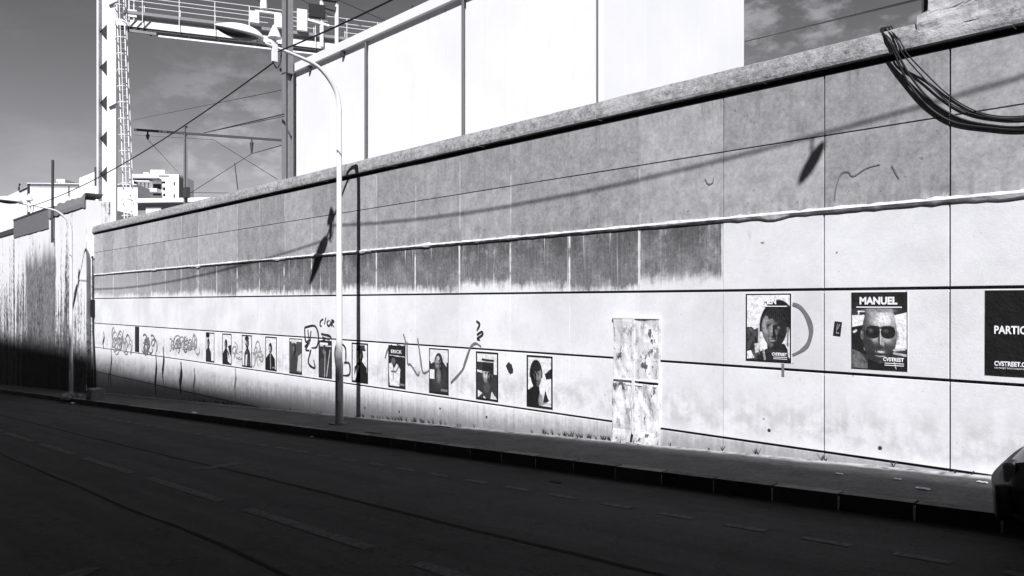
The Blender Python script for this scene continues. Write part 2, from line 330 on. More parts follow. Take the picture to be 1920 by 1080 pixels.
def mat_block():
    m, t, b = newmat('weathered_parapet_concrete', 0.95, 0.1); p = t.pos(); X, Y, Z = t.xyz(p); n = t.noise(p, 8, 9, 0.8); l = t.noise(p, 2.2, 5, 0.65)
    v = t.mul(t.add(-0.20, t.mul(n, 1.0)), t.add(0.35, t.mul(l, 1.1))); v = t.m('MAXIMUM', v, 0.05); v = t.lerp(v, 0.34, t.step(Z, 5.05, 4.75)); v = t.mul(v, t.add(0.5, n))
    v = pale_patch(t, p, v); t.put(b.inputs['Base Color'], t.grey(v)); bump(t, b, n, 1.0, 0.03); return m
M['block'] = mat_block()

# ------------------------------------------------------------------ ground, road, pavement
KY = -1.61                                  # kerb line
XB = [-700, -260, -130, -85, -60, -40, -20, 0, 20, 40, 120, 300, 700]
def strip(name, ys, dz, mat, xs=XB):
    b = MB()
    for i in range(len(xs) - 1):
        for j in range(len(ys) - 1):
            a, c = xs[i], xs[i+1]
            b.quad((a, ys[j], zr(a) + dz), (c, ys[j], zr(c) + dz), (c, ys[j+1], zr(c) + dz), (a, ys[j+1], zr(a) + dz))
    o = b.build(name, mat); return tag(o, kind='structure')
strip('ground', [-700, -8.0], -0.02, M['dirt'])
road = strip('road', [-8.2, KY + 0.02], 0.0, M['asphalt'])
strip('pavement', [KY + 0.149, 0.12], 0.145, M['pave'])
strip('far_pavement', [-12.5, -8.2], 0.13, M['pave'])
b = MB()
for i in range(len(XB) - 1):
    a, c = XB[i], XB[i+1]; b.hexa([(a, -8.34, zr(a)-.1), (c, -8.34, zr(c)-.1), (c, -8.18, zr(c)-.1), (a, -8.18, zr(a)-.1), (a, -8.34, zr(a)+.136), (c, -8.34, zr(c)+.136), (c, -8.18, zr(c)+.136), (a, -8.18, zr(a)+.136)])
tag(b.build('far_kerb', M['kerb']), kind='structure')
b = MB(); b.quad((-700, 0.3, 4.25), (700, 0.3, 4.25), (700, 700, 4.25), (-700, 700, 4.25))
tag(b.build('railway_embankment', M['ballast']), kind='structure')

kerb = MB()
for i in range(len(XB) - 1):
    a, c = XB[i], XB[i+1]
    kerb.hexa([(a, KY+.010, zr(a)-.1), (c, KY+.010, zr(c)-.1), (c, KY+.14, zr(c)-.1), (a, KY+.14, zr(a)-.1), (a, KY+.010, zr(a)+.118), (c, KY+.010, zr(c)+.118), (c, KY+.14, zr(c)+.118), (a, KY+.14, zr(a)+.118)])
kb = tag(kerb.build('kerb', M['kjoint']), kind='structure')
KL = 0.649; k0 = -P(1449, 922, D0 + KY).x
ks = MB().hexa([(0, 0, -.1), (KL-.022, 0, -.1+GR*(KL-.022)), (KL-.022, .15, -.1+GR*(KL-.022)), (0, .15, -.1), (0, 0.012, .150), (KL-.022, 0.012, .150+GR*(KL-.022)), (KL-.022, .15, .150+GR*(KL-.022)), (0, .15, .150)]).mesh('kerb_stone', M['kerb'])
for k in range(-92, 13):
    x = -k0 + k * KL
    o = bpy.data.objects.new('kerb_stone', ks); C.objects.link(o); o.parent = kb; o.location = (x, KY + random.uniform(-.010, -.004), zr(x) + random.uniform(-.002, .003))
# painted dashes and tar seams
def dash(dp, u0, u1, wd, name='painted_dash'):
    y = dp - D0; m = MB(); n = 4
    for i in range(n):
        a = -u0 + (u0 - u1) * i / n; c = -u0 + (u0 - u1) * (i + 1) / n
        m.quad((a, y - wd/2, zr(a)+.004), (c, y - wd/2, zr(c)+.004), (c, y + wd/2, zr(c)+.004), (a, y + wd/2, zr(a)+.004))
    m.build(name, M['rpaint'], road)
u = -P(1267, 963, 5.94).x
for k in range(-6, 58): dash(5.94, u + k*.70 + .19, u + k*.70 - .19, .09)
u = -P(565, 986, 3.53).x
for k in range(-2, 14): dash(3.53, u + k*2.99 + 1.17, u + k*2.99 - 1.17, .13)
def seam(dp, wd, u0, u1):
    y = dp - D0
    m = MB(); n = 160
    for i in range(n):
        q = []
        for j in (i, i+1):
            uu = u0 + (u1-u0)*j/n; x = -uu; yy = y + .05*mnoise.noise(Vector((x*.5, dp, 0))) + .012*mnoise.noise(Vector((x*4, dp, 3)))
            ww = wd*(0.7 + .7*abs(mnoise.noise(Vector((x*1.3, 5, dp))))); q.append(((x, yy-ww, zr(x)+.003), (x, yy+ww, zr(x)+.003)))
        m.quad(q[0][0], q[1][0], q[1][1], q[0][1])
    m.build('tar_seam', M['tar'], road)
seam(2.73, .022, 60, -2); seam(4.45, .028, 60, -2)
def rmark(pts):                             # a worn painted stroke on the road
    m = MB(); q = []
    for (px, py) in pts:
        r = ray(px, py)
        # intersect with z = GR*x + .005
        k = (GR*CAM.x + .005 - CAM.z) / (r.z - GR*r.x); q.append(CAM + r*k)
    m.quad(*q); m.build('painted_arrow', M['rpaint'], road)
rmark([(352, 880), (385, 880), (466, 868), (440, 867)])
rmark([(100, 1082), (150, 1082), (192, 1064), (160, 1064)])

# ------------------------------------------------------------------ the retaining wall
ZT, ZC0, ZM, ZL, ZA, ZB, ZCc, ZD = 4.73, 4.45, 3.685, 2.82, 1.91, 0.955, 0.03, -0.91
WALL_L, WALL_R = -33.0, 7.8
wall = thing('retaining_wall', 'long panelled concrete retaining wall, grey above and white-painted below, pasted with posters', 'wall', (-13, 0, zp(-13)))
MB().box(WALL_L, WALL_R, 0.055, 0.30, -4.5, 4.44).build('backing', M['joint'], wall)
PW, J = 1.30, 2.36
cols = []
k = 24; xs = [WALL_L]
while True:
    x = -(J + PW * (k - 1)); k -= 1
    if x > WALL_R: break
    if x > WALL_L + 0.1: xs.append(x)
def panel_mesh(name, wdt, hgt, g=0.0035, dep=0.06, bv=0.0025):
    m = MB(); x0, x1 = g, wdt - g; z0, z1 = 0.0, hgt
    i = 0
    m.hexa([(x0, bv, z0), (x1, bv, z0), (x1, dep, z0), (x0, dep, z0), (x0, bv, z1), (x1, bv, z1), (x1, dep, z1), (x0, dep, z1)])
    # bevelled proud face
    a = [(x0, bv, z0), (x1, bv, z0), (x1, bv, z1), (x0, bv, z1)]; c = [(x0+bv, 0, z0+bv), (x1-bv, 0, z0+bv), (x1-bv, 0, z1-bv), (x0+bv, 0, z1-bv)]
    m.quad(*c)
    for q in range(4): m.quad(a[q], a[(q+1) % 4], c[(q+1) % 4], c[q])
    return m
meshes = {}
def panel(x0, x1, z0, z1, mk, y=0.0):
    g = .0085 if x0 > -5.2 else .0035
    key = (round(x1-x0, 3), round(z1-z0, 3), mk, g)
    if key not in meshes:
        me = panel_mesh('panel', x1-x0, z1-z0, g)
        meshes[key] = me.mesh('wall_panel', M[mk])
    o = bpy.data.objects.new('wall_panel', meshes[key]); C.objects.link(o); o.parent = wall
    place_in(o, wall); o.matrix_basis = o.matrix_basis @ Matrix.Translation((x0, y + random.uniform(-.0025, .0025), z0))
HG = 0.0165
for i in range(len(xs) - 1):
    a, c = xs[i], xs[i+1]; um = -(a + c) / 2
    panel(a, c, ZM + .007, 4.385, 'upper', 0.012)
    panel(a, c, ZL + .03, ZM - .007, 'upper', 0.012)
    panel(a, c, ZA + HG, ZL - .02, 'stained' if um > 4.9 else 'white')
    panel(a, c, ZB + HG, ZA - HG, 'white')
    panel(a, c, ZCc + HG, ZB - HG, 'poster')
    panel(a, c, ZD + HG, ZCc - HG, 'foot')
    if um > 7: panel(a, c, -1.83, ZD - HG, 'foot')
# coping stones
x = WALL_L
ci = 0
while x < WALL_R - .1:
    x2 = min(x + 2.6, WALL_R); n = 34
    prof = [(0.30, 4.452), (-0.055, 4.452), (-0.062, 4.50), (-0.045, 4.62), (-0.01, 4.71), (0.05, 4.735), (0.30, 4.735)]
    m = MB(); nv = len(prof) * 3
    def fn(a, v_, x=x, x2=x2):
        s = v_ * (len(prof) - 1); i0 = min(int(s), len(prof) - 2); f = s - i0
        y = prof[i0][0]*(1-f) + prof[i0+1][0]*f; z = prof[i0][1]*(1-f) + prof[i0+1][1]*f
        xx = x + .0015 + (x2 - x - .003) * a
        nn = mnoise.noise(Vector((xx*7, y*9, z*9))) * .014 + mnoise.noise(Vector((xx*1.3, y*3, z*2))) * .012
        k_ = min(1, max(0, (z - 4.47) / .08)); return (xx, y + nn * k_, z + nn * .7 * k_)
    m.grid(fn, n, nv)
    o = m.build('coping_stone', M['rough'], wall); ci += 1
    x = x2
# mortar ledge, irregular
m = MB(); n = 420
def led(a, v_):
    # two parallel mortar ridges with crusty edges
    pass
    x = WALL_L + (WALL_R - WALL_L) * a; i = v_ * 4
    r = mnoise.noise(Vector((x*2.2, 1, 4))) ; r2 = mnoise.noise(Vector((x*9, 7, 1))); r3 = max(0, mnoise.noise(Vector((x*.8, 3, 9))) + .5*mnoise.noise(Vector((x*4.1, 3, 9))) - .22)
    up = ZL + .035 + .018*r2 + .05*max(0, r)**1.5; dn = ZL - .035 - .014*r2 - .07*r3 - .01*abs(mnoise.noise(Vector((x*17, 2, 2))))
    table = [(up, .012), (up - .012, -.018), (ZL + .0, -.042 - .006*r2), (dn + .02, -.030 - .01*r), (dn, .0)]
    z, y = table[int(round(i))]; return (x, y, z)
m.grid(led, n, 4); m.build('mortar_ledge', M['mortar'], wall)
# rendered lump and block on top of the wall at the right
rb = thing('parapet_block', 'grey rough concrete parapet block rising above the wall behind the draped cables', 'parapet', (-1.5, .2, 4.73))
pc = W(1745, 40)
x0 = pc.x - .02
m = MB()
def bl(a, v_):
    xx = x0 + a * 6.0 - .10 * (1 - a) * (v_ < .3); prof = [(-.05, 4.60), (-.035, 4.75), (-.01, 4.95), (.03, 5.6), (.3, 5.6)]
    s = v_*4; i0 = min(int(s), 3); f = s - i0; y = prof[i0][0]*(1-f)+prof[i0+1][0]*f; z = prof[i0][1]*(1-f)+prof[i0+1][1]*f
    return (xx, y + .025*mnoise.noise(Vector((xx*4, 2, z*5))) + .012*mnoise.noise(Vector((xx*15, 2, z*15))), z)
m.grid(bl, 120, 24); m.quad((x0, -.01, 4.70), (x0, .3, 4.70), (x0, .3, 5.6), (x0, .03, 5.6)); m.build('block', M['block'], rb)
po = W(1736, 20, -.12)
post = thing('parapet_post', 'short black steel post beside the parapet block, cut off by the top of the picture', 'post', (po.x, .12, 4.73))
MB().box(po.x - .03, po.x + .035, .08, .145, 4.78, 6.6).build('shaft', M['dsteel'], post)
MB().box(po.x - .055, po.x + .03, .06, .16, 4.72, 4.785).build('foot_plate', M['dsteel'], post)

# ------------------------------------------------------------------ cables over the coping
def sm(pts, k=6):                           # Catmull-Rom through points
    pts = [Vector(p) for p in pts]; out = []
    for i in range(len(pts) - 1):
        p0, p1, p2, p3 = pts[max(i-1, 0)], pts[i], pts[i+1], pts[min(i+2, len(pts)-1)]
        for j in range(k):
            f = j / k; out.append(0.5*((2*p1) + (-p0+p2)*f + (2*p0-5*p1+4*p2-p3)*f*f + (-p0+3*p1-3*p2+p3)*f**3))
    return out + [pts[-1]]
cabs = [([(1652, 58), (1664, 72), (1677, 98), (1700, 150), (1736, 196), (1785, 228), (1850, 239), (1925, 243), (2030, 225)], .0125, 'thick black cable, lowest of the four draped over the wall top'),
        ([(1656, 60), (1671, 78), (1683, 102), (1712, 150), (1750, 192), (1800, 222), (1860, 235), (1925, 237), (2030, 216)], .0120, 'thick black cable lying just above the lowest one draped over the wall top'),
        ([(1662, 56), (1680, 74), (1692, 100), (1728, 142), (1768, 183), (1810, 209), (1860, 221), (1925, 223), (2030, 205)], .0075, 'thin black cable, inner one of the two thin ones draped over the wall top'),
        ([(1668, 55), (1687, 76), (1702, 102), (1738, 140), (1776, 176), (1818, 203), (1865, 217), (1925, 217), (2030, 200)], .0075, 'thin black cable, outermost and highest of those draped over the wall top')]
for i, (pl, r, lb) in enumerate(cabs):
    offs = [-.02, .078, .076, .025, r - .003, r - .006, r - .006, r - .006, r - .006]
    pts = [W(px, py, o_ + .001*i) for (px, py), o_ in zip(pl, offs)]
    pts = [Vector((pts[0].x - .05, .28, 4.775)), Vector((pts[0].x - .01, .10, 4.79))] + pts[0:]
    tag(MB().tube(sm(pts), r, 8).build('draped_cable', M['black'], smooth=True), lb, 'cable', 'black cables draped over the wall top')

# ------------------------------------------------------------------ boarded doorway
dx0, dx1 = W(1152, 700).x, W(1238, 700).x; dzt, dzb = W(1190, 594).z, zp(W(1190, 820).x) + .0
door = thing('boarded_doorway', 'narrow doorway boarded up with flaking white panels, crumpled at the bottom', 'door', ((dx0+dx1)/2, -.02, dzb))
mx = W(1190, 700).x; mz = W(1190, 716).z
def crumple(x0, x1, z0, z1, amp, name):
    m = MB()
    def fn(a, v_):
        x = x0 + (x1-x0)*a; z = z0 + (z1-z0)*v_
        e = mnoise.noise(Vector((x*5, 1, z*3))) * amp + mnoise.noise(Vector((x*14, 3, z*9))) * amp * .4
        if v_ == 0 and amp > .03: z += abs(mnoise.noise(Vector((x*9, 8, 2)))) * .30 + .05*abs(mnoise.noise(Vector((x*31, 8, 2))))
        fl = max(0, .22 - v_) if amp > .05 else 0
        return (x, -.028 + e * .6 - amp*.2 - fl*.4*(.6 + mnoise.noise(Vector((x*8, 4, 1)))), z - fl*.12)
    m.grid(fn, 16, 22); o = m.build(name, M['doorw'], door)
    s = o.modifiers.new('thick', 'SOLIDIFY'); s.thickness = .012; s.offset = 1
crumple(dx0 + .01, mx - .02, mz + .015, dzt - .03, .026, 'board'); crumple(mx + .02, dx1 - .01, mz + .015, dzt - .03, .026, 'board')
crumple(dx0 + .01, mx - .02, dzb - .02, mz - .015, .065, 'board'); crumple(mx + .02, dx1 - .01, dzb - .02, mz - .015, .065, 'board')
MB().box(dx0, dx1, -.032, .02, dzb - .1, dzt - .01).build('door_back', M['joint'], door)
door_back = door.children[-1]; door_back.location.y += .03
MB().box(mx - .024, mx + .024, -.044, -.02, dzb + .12, dzt).build('centre_post', M['doorw'], door, bevel=.004)
MB().box(dx0 - .01, dx1 + .01, -.046, -.02, dzt - .03, dzt + .01).build('top_rail', M['whitem'], door, bevel=.004)
for zz in (mz + .03, mz - .035): MB().box(dx0 + .01, dx1 - .01, -.042, -.022, zz - .012, zz + .012).build('middle_rail', M['whitem'], door, bevel=.003)
for xx in (dx1 - .012,): MB().box(xx, xx + .02, -.034, .0, dzb - .05, dzt).build('jamb', M['doorw'], door, bevel=.003)

# ------------------------------------------------------------------ posters: flat print painted into a fine grid
class Art:
    def __init__(s, w, h, base=.8):
        s.w, s.h = w, h; s.a = np.full((h, w), base, float)
        s.X, s.Y = np.meshgrid((np.arange(w) + .5) / w, (np.arange(h) + .5) / h)
    def put(s, mask, v): s.a = s.a * (1 - mask) + v * mask; return s
    def ell(s, cx, cy, rx, ry, v, rot=0, soft=.12, op=1):
        c, n = math.cos(rot), math.sin(rot); dx, dy = s.X - cx, (s.Y - cy) * 1.414
        ry = ry * 1.414; x = dx*c + dy*n; y = -dx*n + dy*c
        d = np.sqrt((x/rx)**2 + (y/ry)**2); return s.put(np.clip((1 - d) / soft + .5, 0, 1) * op, v)
    def poly(s, pts, v, op=1):
        ins = np.zeros_like(s.a, bool); n = len(pts)
        for i in range(n):
            x1, y1 = pts[i]; x2, y2 = pts[(i+1) % n]
            if y1 == y2: continue
            c = ((s.Y >= min(y1, y2)) & (s.Y < max(y1, y2)))
            ins ^= c & (s.X < x1 + (s.Y - y1) * (x2 - x1) / (y2 - y1))
        return s.put(ins * op, v)
    def rect(s, x0, y0, x1, y1, v, op=1): return s.poly([(x0, y0), (x1, y0), (x1, y1), (x0, y1)], v, op)
    def line(s, pts, wd, v, op=1):
        for (x1, y1), (x2, y2) in zip(pts, pts[1:]):
            dx, dy = x2-x1, (y2-y1)*1.414; L = dx*dx+dy*dy + 1e-9; q = np.clip(((s.X-x1)*dx + (s.Y-y1)*1.414*dy)/L, 0, 1)
            d = np.hypot(s.X - x1 - q*dx, (s.Y - y1)*1.414 - q*dy); s.put(np.clip((wd - d)/(.3*wd) + .5, 0, 1)*op, v)
        return s
    def head(s, cx, cy, rx, ry, skin=.4, light=(.6, -.3, .7), hair='short', hairv=.012, smile=0, beard=0, glasses=0, turn=0.0, amb=.06, hy=-.52):
        """a face as a lit relief: ellipsoid with brow, sockets, nose, lips and chin"""
        u = (s.X - cx) / rx; v = (s.Y - cy) / ry
        G = lambda a, b, sa, sb: np.exp(-((a/sa)**2 + (b/sb)**2))
        jaw = 1 - .30*np.clip(v, 0, 1)**1.6; ue = u / jaw; uf = u - turn
        r2 = ue**2 + v**2; inside = np.clip((1 - np.sqrt(r2)) / .05 + .5, 0, 1)
        if hair != 'none':
            hm = np.clip((1.13 - np.sqrt((u/1.04)**2 + ((v+.10)/1.02)**2)) / .05 + .5, 0, 1)
            if hair == 'long': hm = np.maximum(hm, np.clip((1.25 - np.abs(u)) / .06, 0, 1) * (v > -.2) * (v < 1.3))
            else: hm = hm * (v < .12)
            s.put(hm, hairv)
        h = .85*np.sqrt(np.clip(1 - r2, 0, 1) + .02)
        nz = np.clip((v + .28) / .5, 0, 1) * (v < .42)
        h = h + .20*nz*np.exp(-(uf/.085)**2) + .10*G(uf, v - .27, .13, .09) + .05*G(np.abs(uf) - .13, v - .30, .05, .05)
        h = h + .07*G(np.abs(uf) - .32, v + .25, .25, .07) - .11*G(np.abs(uf) - .35, v + .09, .16, .09) + .05*G(np.abs(uf) - .45, v - .22, .2, .16)
        h = h + .06*G(uf, v - .50, .24, .045) + .07*G(uf, v - .61, .20, .045) - .05*G(uf, v - .555, .26, .02) + .08*G(uf, v - .84, .2, .11) - .03*G(np.abs(uf) - .26, v - .42, .05, .15)
        gy, gx = np.gradient(h, 1/s.h, 1/s.w); gx, gy = gx*rx, gy*ry
        nl = np.sqrt(gx**2 + gy**2 + .30); nx, ny, nzz = -gx/nl, -gy/nl, np.sqrt(.30)/nl
        l = np.array(light) / np.linalg.norm(light)
        sh = np.clip(nx*l[0] + ny*l[1] + nzz*l[2], 0, 1)
        val = skin * (amb + 1.5*sh**1.6); val = val + .35*np.clip(sh - .86, 0, 1)*skin*6
        s.put(inside, np.clip(val, .01, .82))
        for sg in (-1, 1):
            q = uf - sg*.35
            s.put(np.clip(G(q, v + .26 - .05*np.cos(q*5), .19, .035)*1.3, 0, 1)*inside*.9, .02)
            s.put(np.clip(G(q, v + .09, .13, .040)*1.3, 0, 1)*inside*.85, .02)
            s.put(np.clip(G(q - .05, v + .085, .03, .018), 0, 1)*inside*.6, .5)
            s.put(G(uf - sg*.09, v - .36, .045, .022)*inside, .01)
            s.put(np.clip((.10 - np.hypot((u - sg*1.0)*.8, v*.6))/.03, 0, 1)*.6, skin*.4)
        s.put(np.clip(G(uf, v - .555 + smile*.35*uf**2, .24, .018)*1.4, 0, 1)*inside*.9, .012)
        if smile: s.put(np.clip(G(uf, v - .565 + smile*.35*uf**2, .17, .022)*1.2, 0, 1)*inside*.9, .55)
        if beard: s.put(np.clip(np.clip((v - .36)/.12, 0, 1)*np.clip((np.sqrt(r2) - .45)/.25 + (v > .62)*.5, 0, 1), 0, 1)*inside*beard, .02)
        if glasses:
            for sg in (-1, 1):
                q = uf - sg*.43; e = (np.abs(q)/.41)**2.6 + (np.abs(v + .07 + .03*np.abs(q))/(.175))**2.6
                s.put(np.clip((1 - e)/.12 + .4, 0, 1)*inside, .016 + .09*np.exp(-((q + .1)/.12)**2 - ((v + .12)/.05)**2))
            s.put(np.clip(G(uf, v + .19, .62, .03)*1.3, 0, 1)*inside, .015)
        if hair != 'none':
            fr = np.clip((hy - v + .10*np.sin(u*4 + 1) + .06*np.sin(u*13))/.06 + .5, 0, 1); s.put(fr*inside, hairv)
            s.put(fr*inside*np.clip(np.sin(u*40 + v*9), 0, 1)*.35, hairv + .06)
        return s
    def grain(s, sc, amp, seed, x0=0, y0=0, x1=1, y1=1):
        r = np.random.RandomState(seed); g = r.rand(sc + 2, sc + 2)
        gx, gy = s.X * sc, s.Y * sc; ix, iy = gx.astype(int), gy.astype(int); fx, fy = gx-ix, gy-iy
        n = g[iy, ix]*(1-fx)*(1-fy) + g[iy, ix+1]*fx*(1-fy) + g[iy+1, ix]*(1-fx)*fy + g[iy+1, ix+1]*fx*fy
        m = (s.X > x0) & (s.X < x1) & (s.Y > y0) & (s.Y < y1); s.a = np.where(m, np.clip(s.a * (1 + amp*(n*2-1)), .004, .85), s.a); return s
    def border(s, f=.03, v=.008):
        m = (s.X < f) | (s.X > 1-f) | (s.Y < f*.707) | (s.Y > 1-f*.707); s.a = np.where(m, v, s.a); return s
def poster(px0, px1, ztop, hgt, art, label, cat='poster', name='poster', tilt=0, group=None, x_override=None):
    x0, x1 = x_override or (W(px0, 600).x, W(px1, 600).x); a = art.a; h, w = a.shape
    root = thing(name, label, cat, (x0, 0, ztop - hgt), group)
    tilt0 = tilt; jit = .012*mnoise.noise(Vector((x0*3.1, 5, 2)))
    m = MB(); v = [(x0 + (x1-x0)*(i/(w-1)), -.0085 - .0012*mnoise.noise(Vector((x0*9 + i/w*3, j/h*3, 1))), ztop - hgt*(j/(h-1))) for j in range(h) for i in range(w)]
    if tilt or jit:
        tl = tilt or jit; cx_, cz = (x0+x1)/2, ztop-hgt/2
        v = [(cx_ + (x-cx_)*math.cos(tl) - (z-cz)*math.sin(tl), y, cz + (x-cx_)*math.sin(tl) + (z-cz)*math.cos(tl)) for x, y, z in v]
    f = [(j*w+i, (j+1)*w+i, (j+1)*w+i+1, j*w+i+1) for j in range(h-1) for i in range(w-1)]
    me = bpy.data.meshes.new('print'); me.from_pydata(v, [], f); me.update(); me.materials.append(M['print'])
    at = me.color_attributes.new('print', 'FLOAT_COLOR', 'POINT')
    flat = a.reshape(-1); col = np.stack([flat*.975, flat*.975, flat, np.ones_like(flat)], 1).astype(np.float32).reshape(-1); at.data.foreach_set('color', col)
    o = bpy.data.objects.new('printed_sheet', me); C.objects.link(o); o.parent = root; place_in(o, root)
    if not tilt: MB().box(x0 - .004, x1 + .004, -.0055, .004, ztop - hgt - .004, ztop + .004).build('paper_backing', M['litter'], root)
    return root, x0, x1
def text(s, x, z, size, root, xs=1.0, bold=.0, y=-.0125, width=None, name='lettering', mat='letter'):
    cu = bpy.data.curves.new('t', 'FONT'); cu.body = s; cu.size = size; cu.offset = bold; cu.resolution_u = 3
    ob = bpy.data.objects.new('t', cu); C.objects.link(ob); dg = bpy.context.evaluated_depsgraph_get()
    me = bpy.data.meshes.new_from_object(ob.evaluated_get(dg)); bpy.data.objects.remove(ob)
    vv = [v.co.copy() for v in me.vertices]
    x_lo = min(v.x for v in vv); x_hi = max(v.x for v in vv)
    if width: xs = width / (x_hi - x_lo)
    for v, c in zip(me.vertices, vv): v.co = (x + (c.x - x_lo)*xs, y, z + c.y)
    me.materials.clear(); me.materials.append(M[mat]); me.name = name
    o = bpy.data.objects.new(name, me); C.objects.link(o); o.parent = root; place_in(o, root); return o
HT = 0.83
zt_hi = EYE + .107; zt_lo = EYE - .845
# 1: smiling young man, left of the two large ones
A = Art(120, 170, .82)
A.grain(9, .1, 3); A.poly([(0, .5), (.13, .49), (.2, .53), (.3, .5), (.33, .7), (.3, 1), (0, 1)], .05).grain(26, .95, 5, 0, .5, .33, .95)
A.poly([(.02, .86), (.12, .84), (.2, .95), (.02, .97)], .75); A.poly([(.2, .74), (.32, .72), (.3, .86), (.22, .88)], .6); A.poly([(.28, .5), (.36, .5), (.36, .78), (.29, .8)], .7, .7)
A.poly([(.33, .85), (.5, .8), (.85, .72), (1, .9), (1, 1), (.25, 1)], .02); A.rect(.48, .70, .80, .86, .03)
A.ell(.70, .36, .33, .27, .014, .25, .06)
A.head(.635, .52, .275, .30, .17, (-.75, -.15, .55), 'short', .014, smile=1, turn=-.12, amb=.12, hy=-.50)
A.poly([(.37, .8), (.42, .82), (.46, 1), (.42, 1)], .35); A.poly([(.92, .72), (1, .66), (1, .97), (.93, .9)], .75); A.line([(.93, .5), (.92, .75)], .02, .2)
A.grain(40, .35, 8); A.border(.03)
r1, a0, a1 = poster(1399, 1484, zt_hi, HT, A, 'portrait poster of a smiling dark-haired young man, left of the two large upper portraits')
text('MEN', a0 + .235, zt_hi - .125, .094, r1, bold=.004, width=.165)
for k in range(2): MB().box(a0 + .225 + .03*k, a1 - .05, -.013, -.010, zt_hi - .158 - .009*k*0 - .001, zt_hi - .148).build('small_print', M['letter'], r1) if k == 0 else None
text('CVSTREET', a0 + .345, zt_hi - .75, .05, r1, bold=.002, width=.19)
for k in range(2): MB().box(a0 + .365, a1 - .05, -.0125, -.0095, zt_hi - .772 - .02*k, zt_hi - .765 - .02*k).build('small_print', M['letter'], r1)
# 2: man in dark glasses
A = Art(120, 170, .03)
A.grain(8, .6, 11); A.rect(0, .30, .26, .52, .8); A.poly([(.76, .3), (.98, .26), (.98, .72), (.72, .74)], .8); A.line([(.13, .25), (.24, .25)], .012, .8); A.line([(.14, .25), (.14, .42), (.22, .42), (.22, .3)], .012, .75)
A.poly([(.0, .46), (.24, .42), (.28, .8), (0, .8)], .012); A.line([(.05, .52), (.09, .5)], .02, .7); A.line([(.2, .52), (.25, .6)], .02, .6); A.ell(.26, .73, .03, .03, .3)
A.poly([(0, .74), (.16, .78), (.32, .92), (.34, 1), (0, 1)], .13); A.grain(20, .4, 4, 0, .74, .34, 1)
A.head(.51, .55, .31, .47, .40, (.25, -.55, .6), 'none', smile=0, beard=.35, glasses=1, turn=.06, amb=.10)
A.rect(0, 0, 1, .215, .02); A.grain(10, .6, 2, 0, 0, 1, .21); A.ell(.51, .235, .24, .03, .25, soft=1)
A.poly([(.3, .86), (.5, .92), (.78, .84), (1, .86), (1, 1), (.3, 1)], .012); A.line([(.77, .74), (.95, .72)], .02, .6); A.line([(.77, .78), (.97, .80)], .02, .5); A.line([(.76, .86), (.8, .97)], .008, .6); A.grain(50, .25, 8)
A.border(.02)
r2, b0, b1 = poster(1597, 1702, zt_hi + .005, HT + .02, A, 'portrait poster of a man in dark sunglasses, white name across the top')
text('MANUEL', b0 + .09, zt_hi - .125, .108, r2, bold=.005, width=.395)
MB().box(b0 + .055, b1 - .055, -.0125, -.0095, zt_hi - .165, zt_hi - .153).build('small_print', M['letter'], r2)
text('CVSTREET', b0 + .34, zt_hi - .745, .056, r2, bold=.002, width=.21)
for k in range(2): MB().box(b0 + .355, b1 - .035, -.0125, -.0095, zt_hi - .772 - .022*k, zt_hi - .764 - .022*k).build('small_print', M['letter'], r2)
# 3: black text poster
A = Art(30, 42, .006)
xl = W(1847, 600).x
r3, c0, c1 = poster(0, 0, EYE + .12, .845, A, 'plain black poster with white words, cut off by the right edge of the picture', x_override=(xl, xl + .586))
zc = W(1865, 625).z
text('PARTICIPEZ', c0 + .082, zc, .108, r3, bold=.003, width=.43)
zc = W(1865, 685).z
text('CVSTREET.ORG', c0 + .082, zc, .062, r3, bold=.0022, width=.33)
text('UN PROJET PHOTOGRAPHIQUE DE RUE', c0 + .084, zc - .03, .022, r3, width=.36)
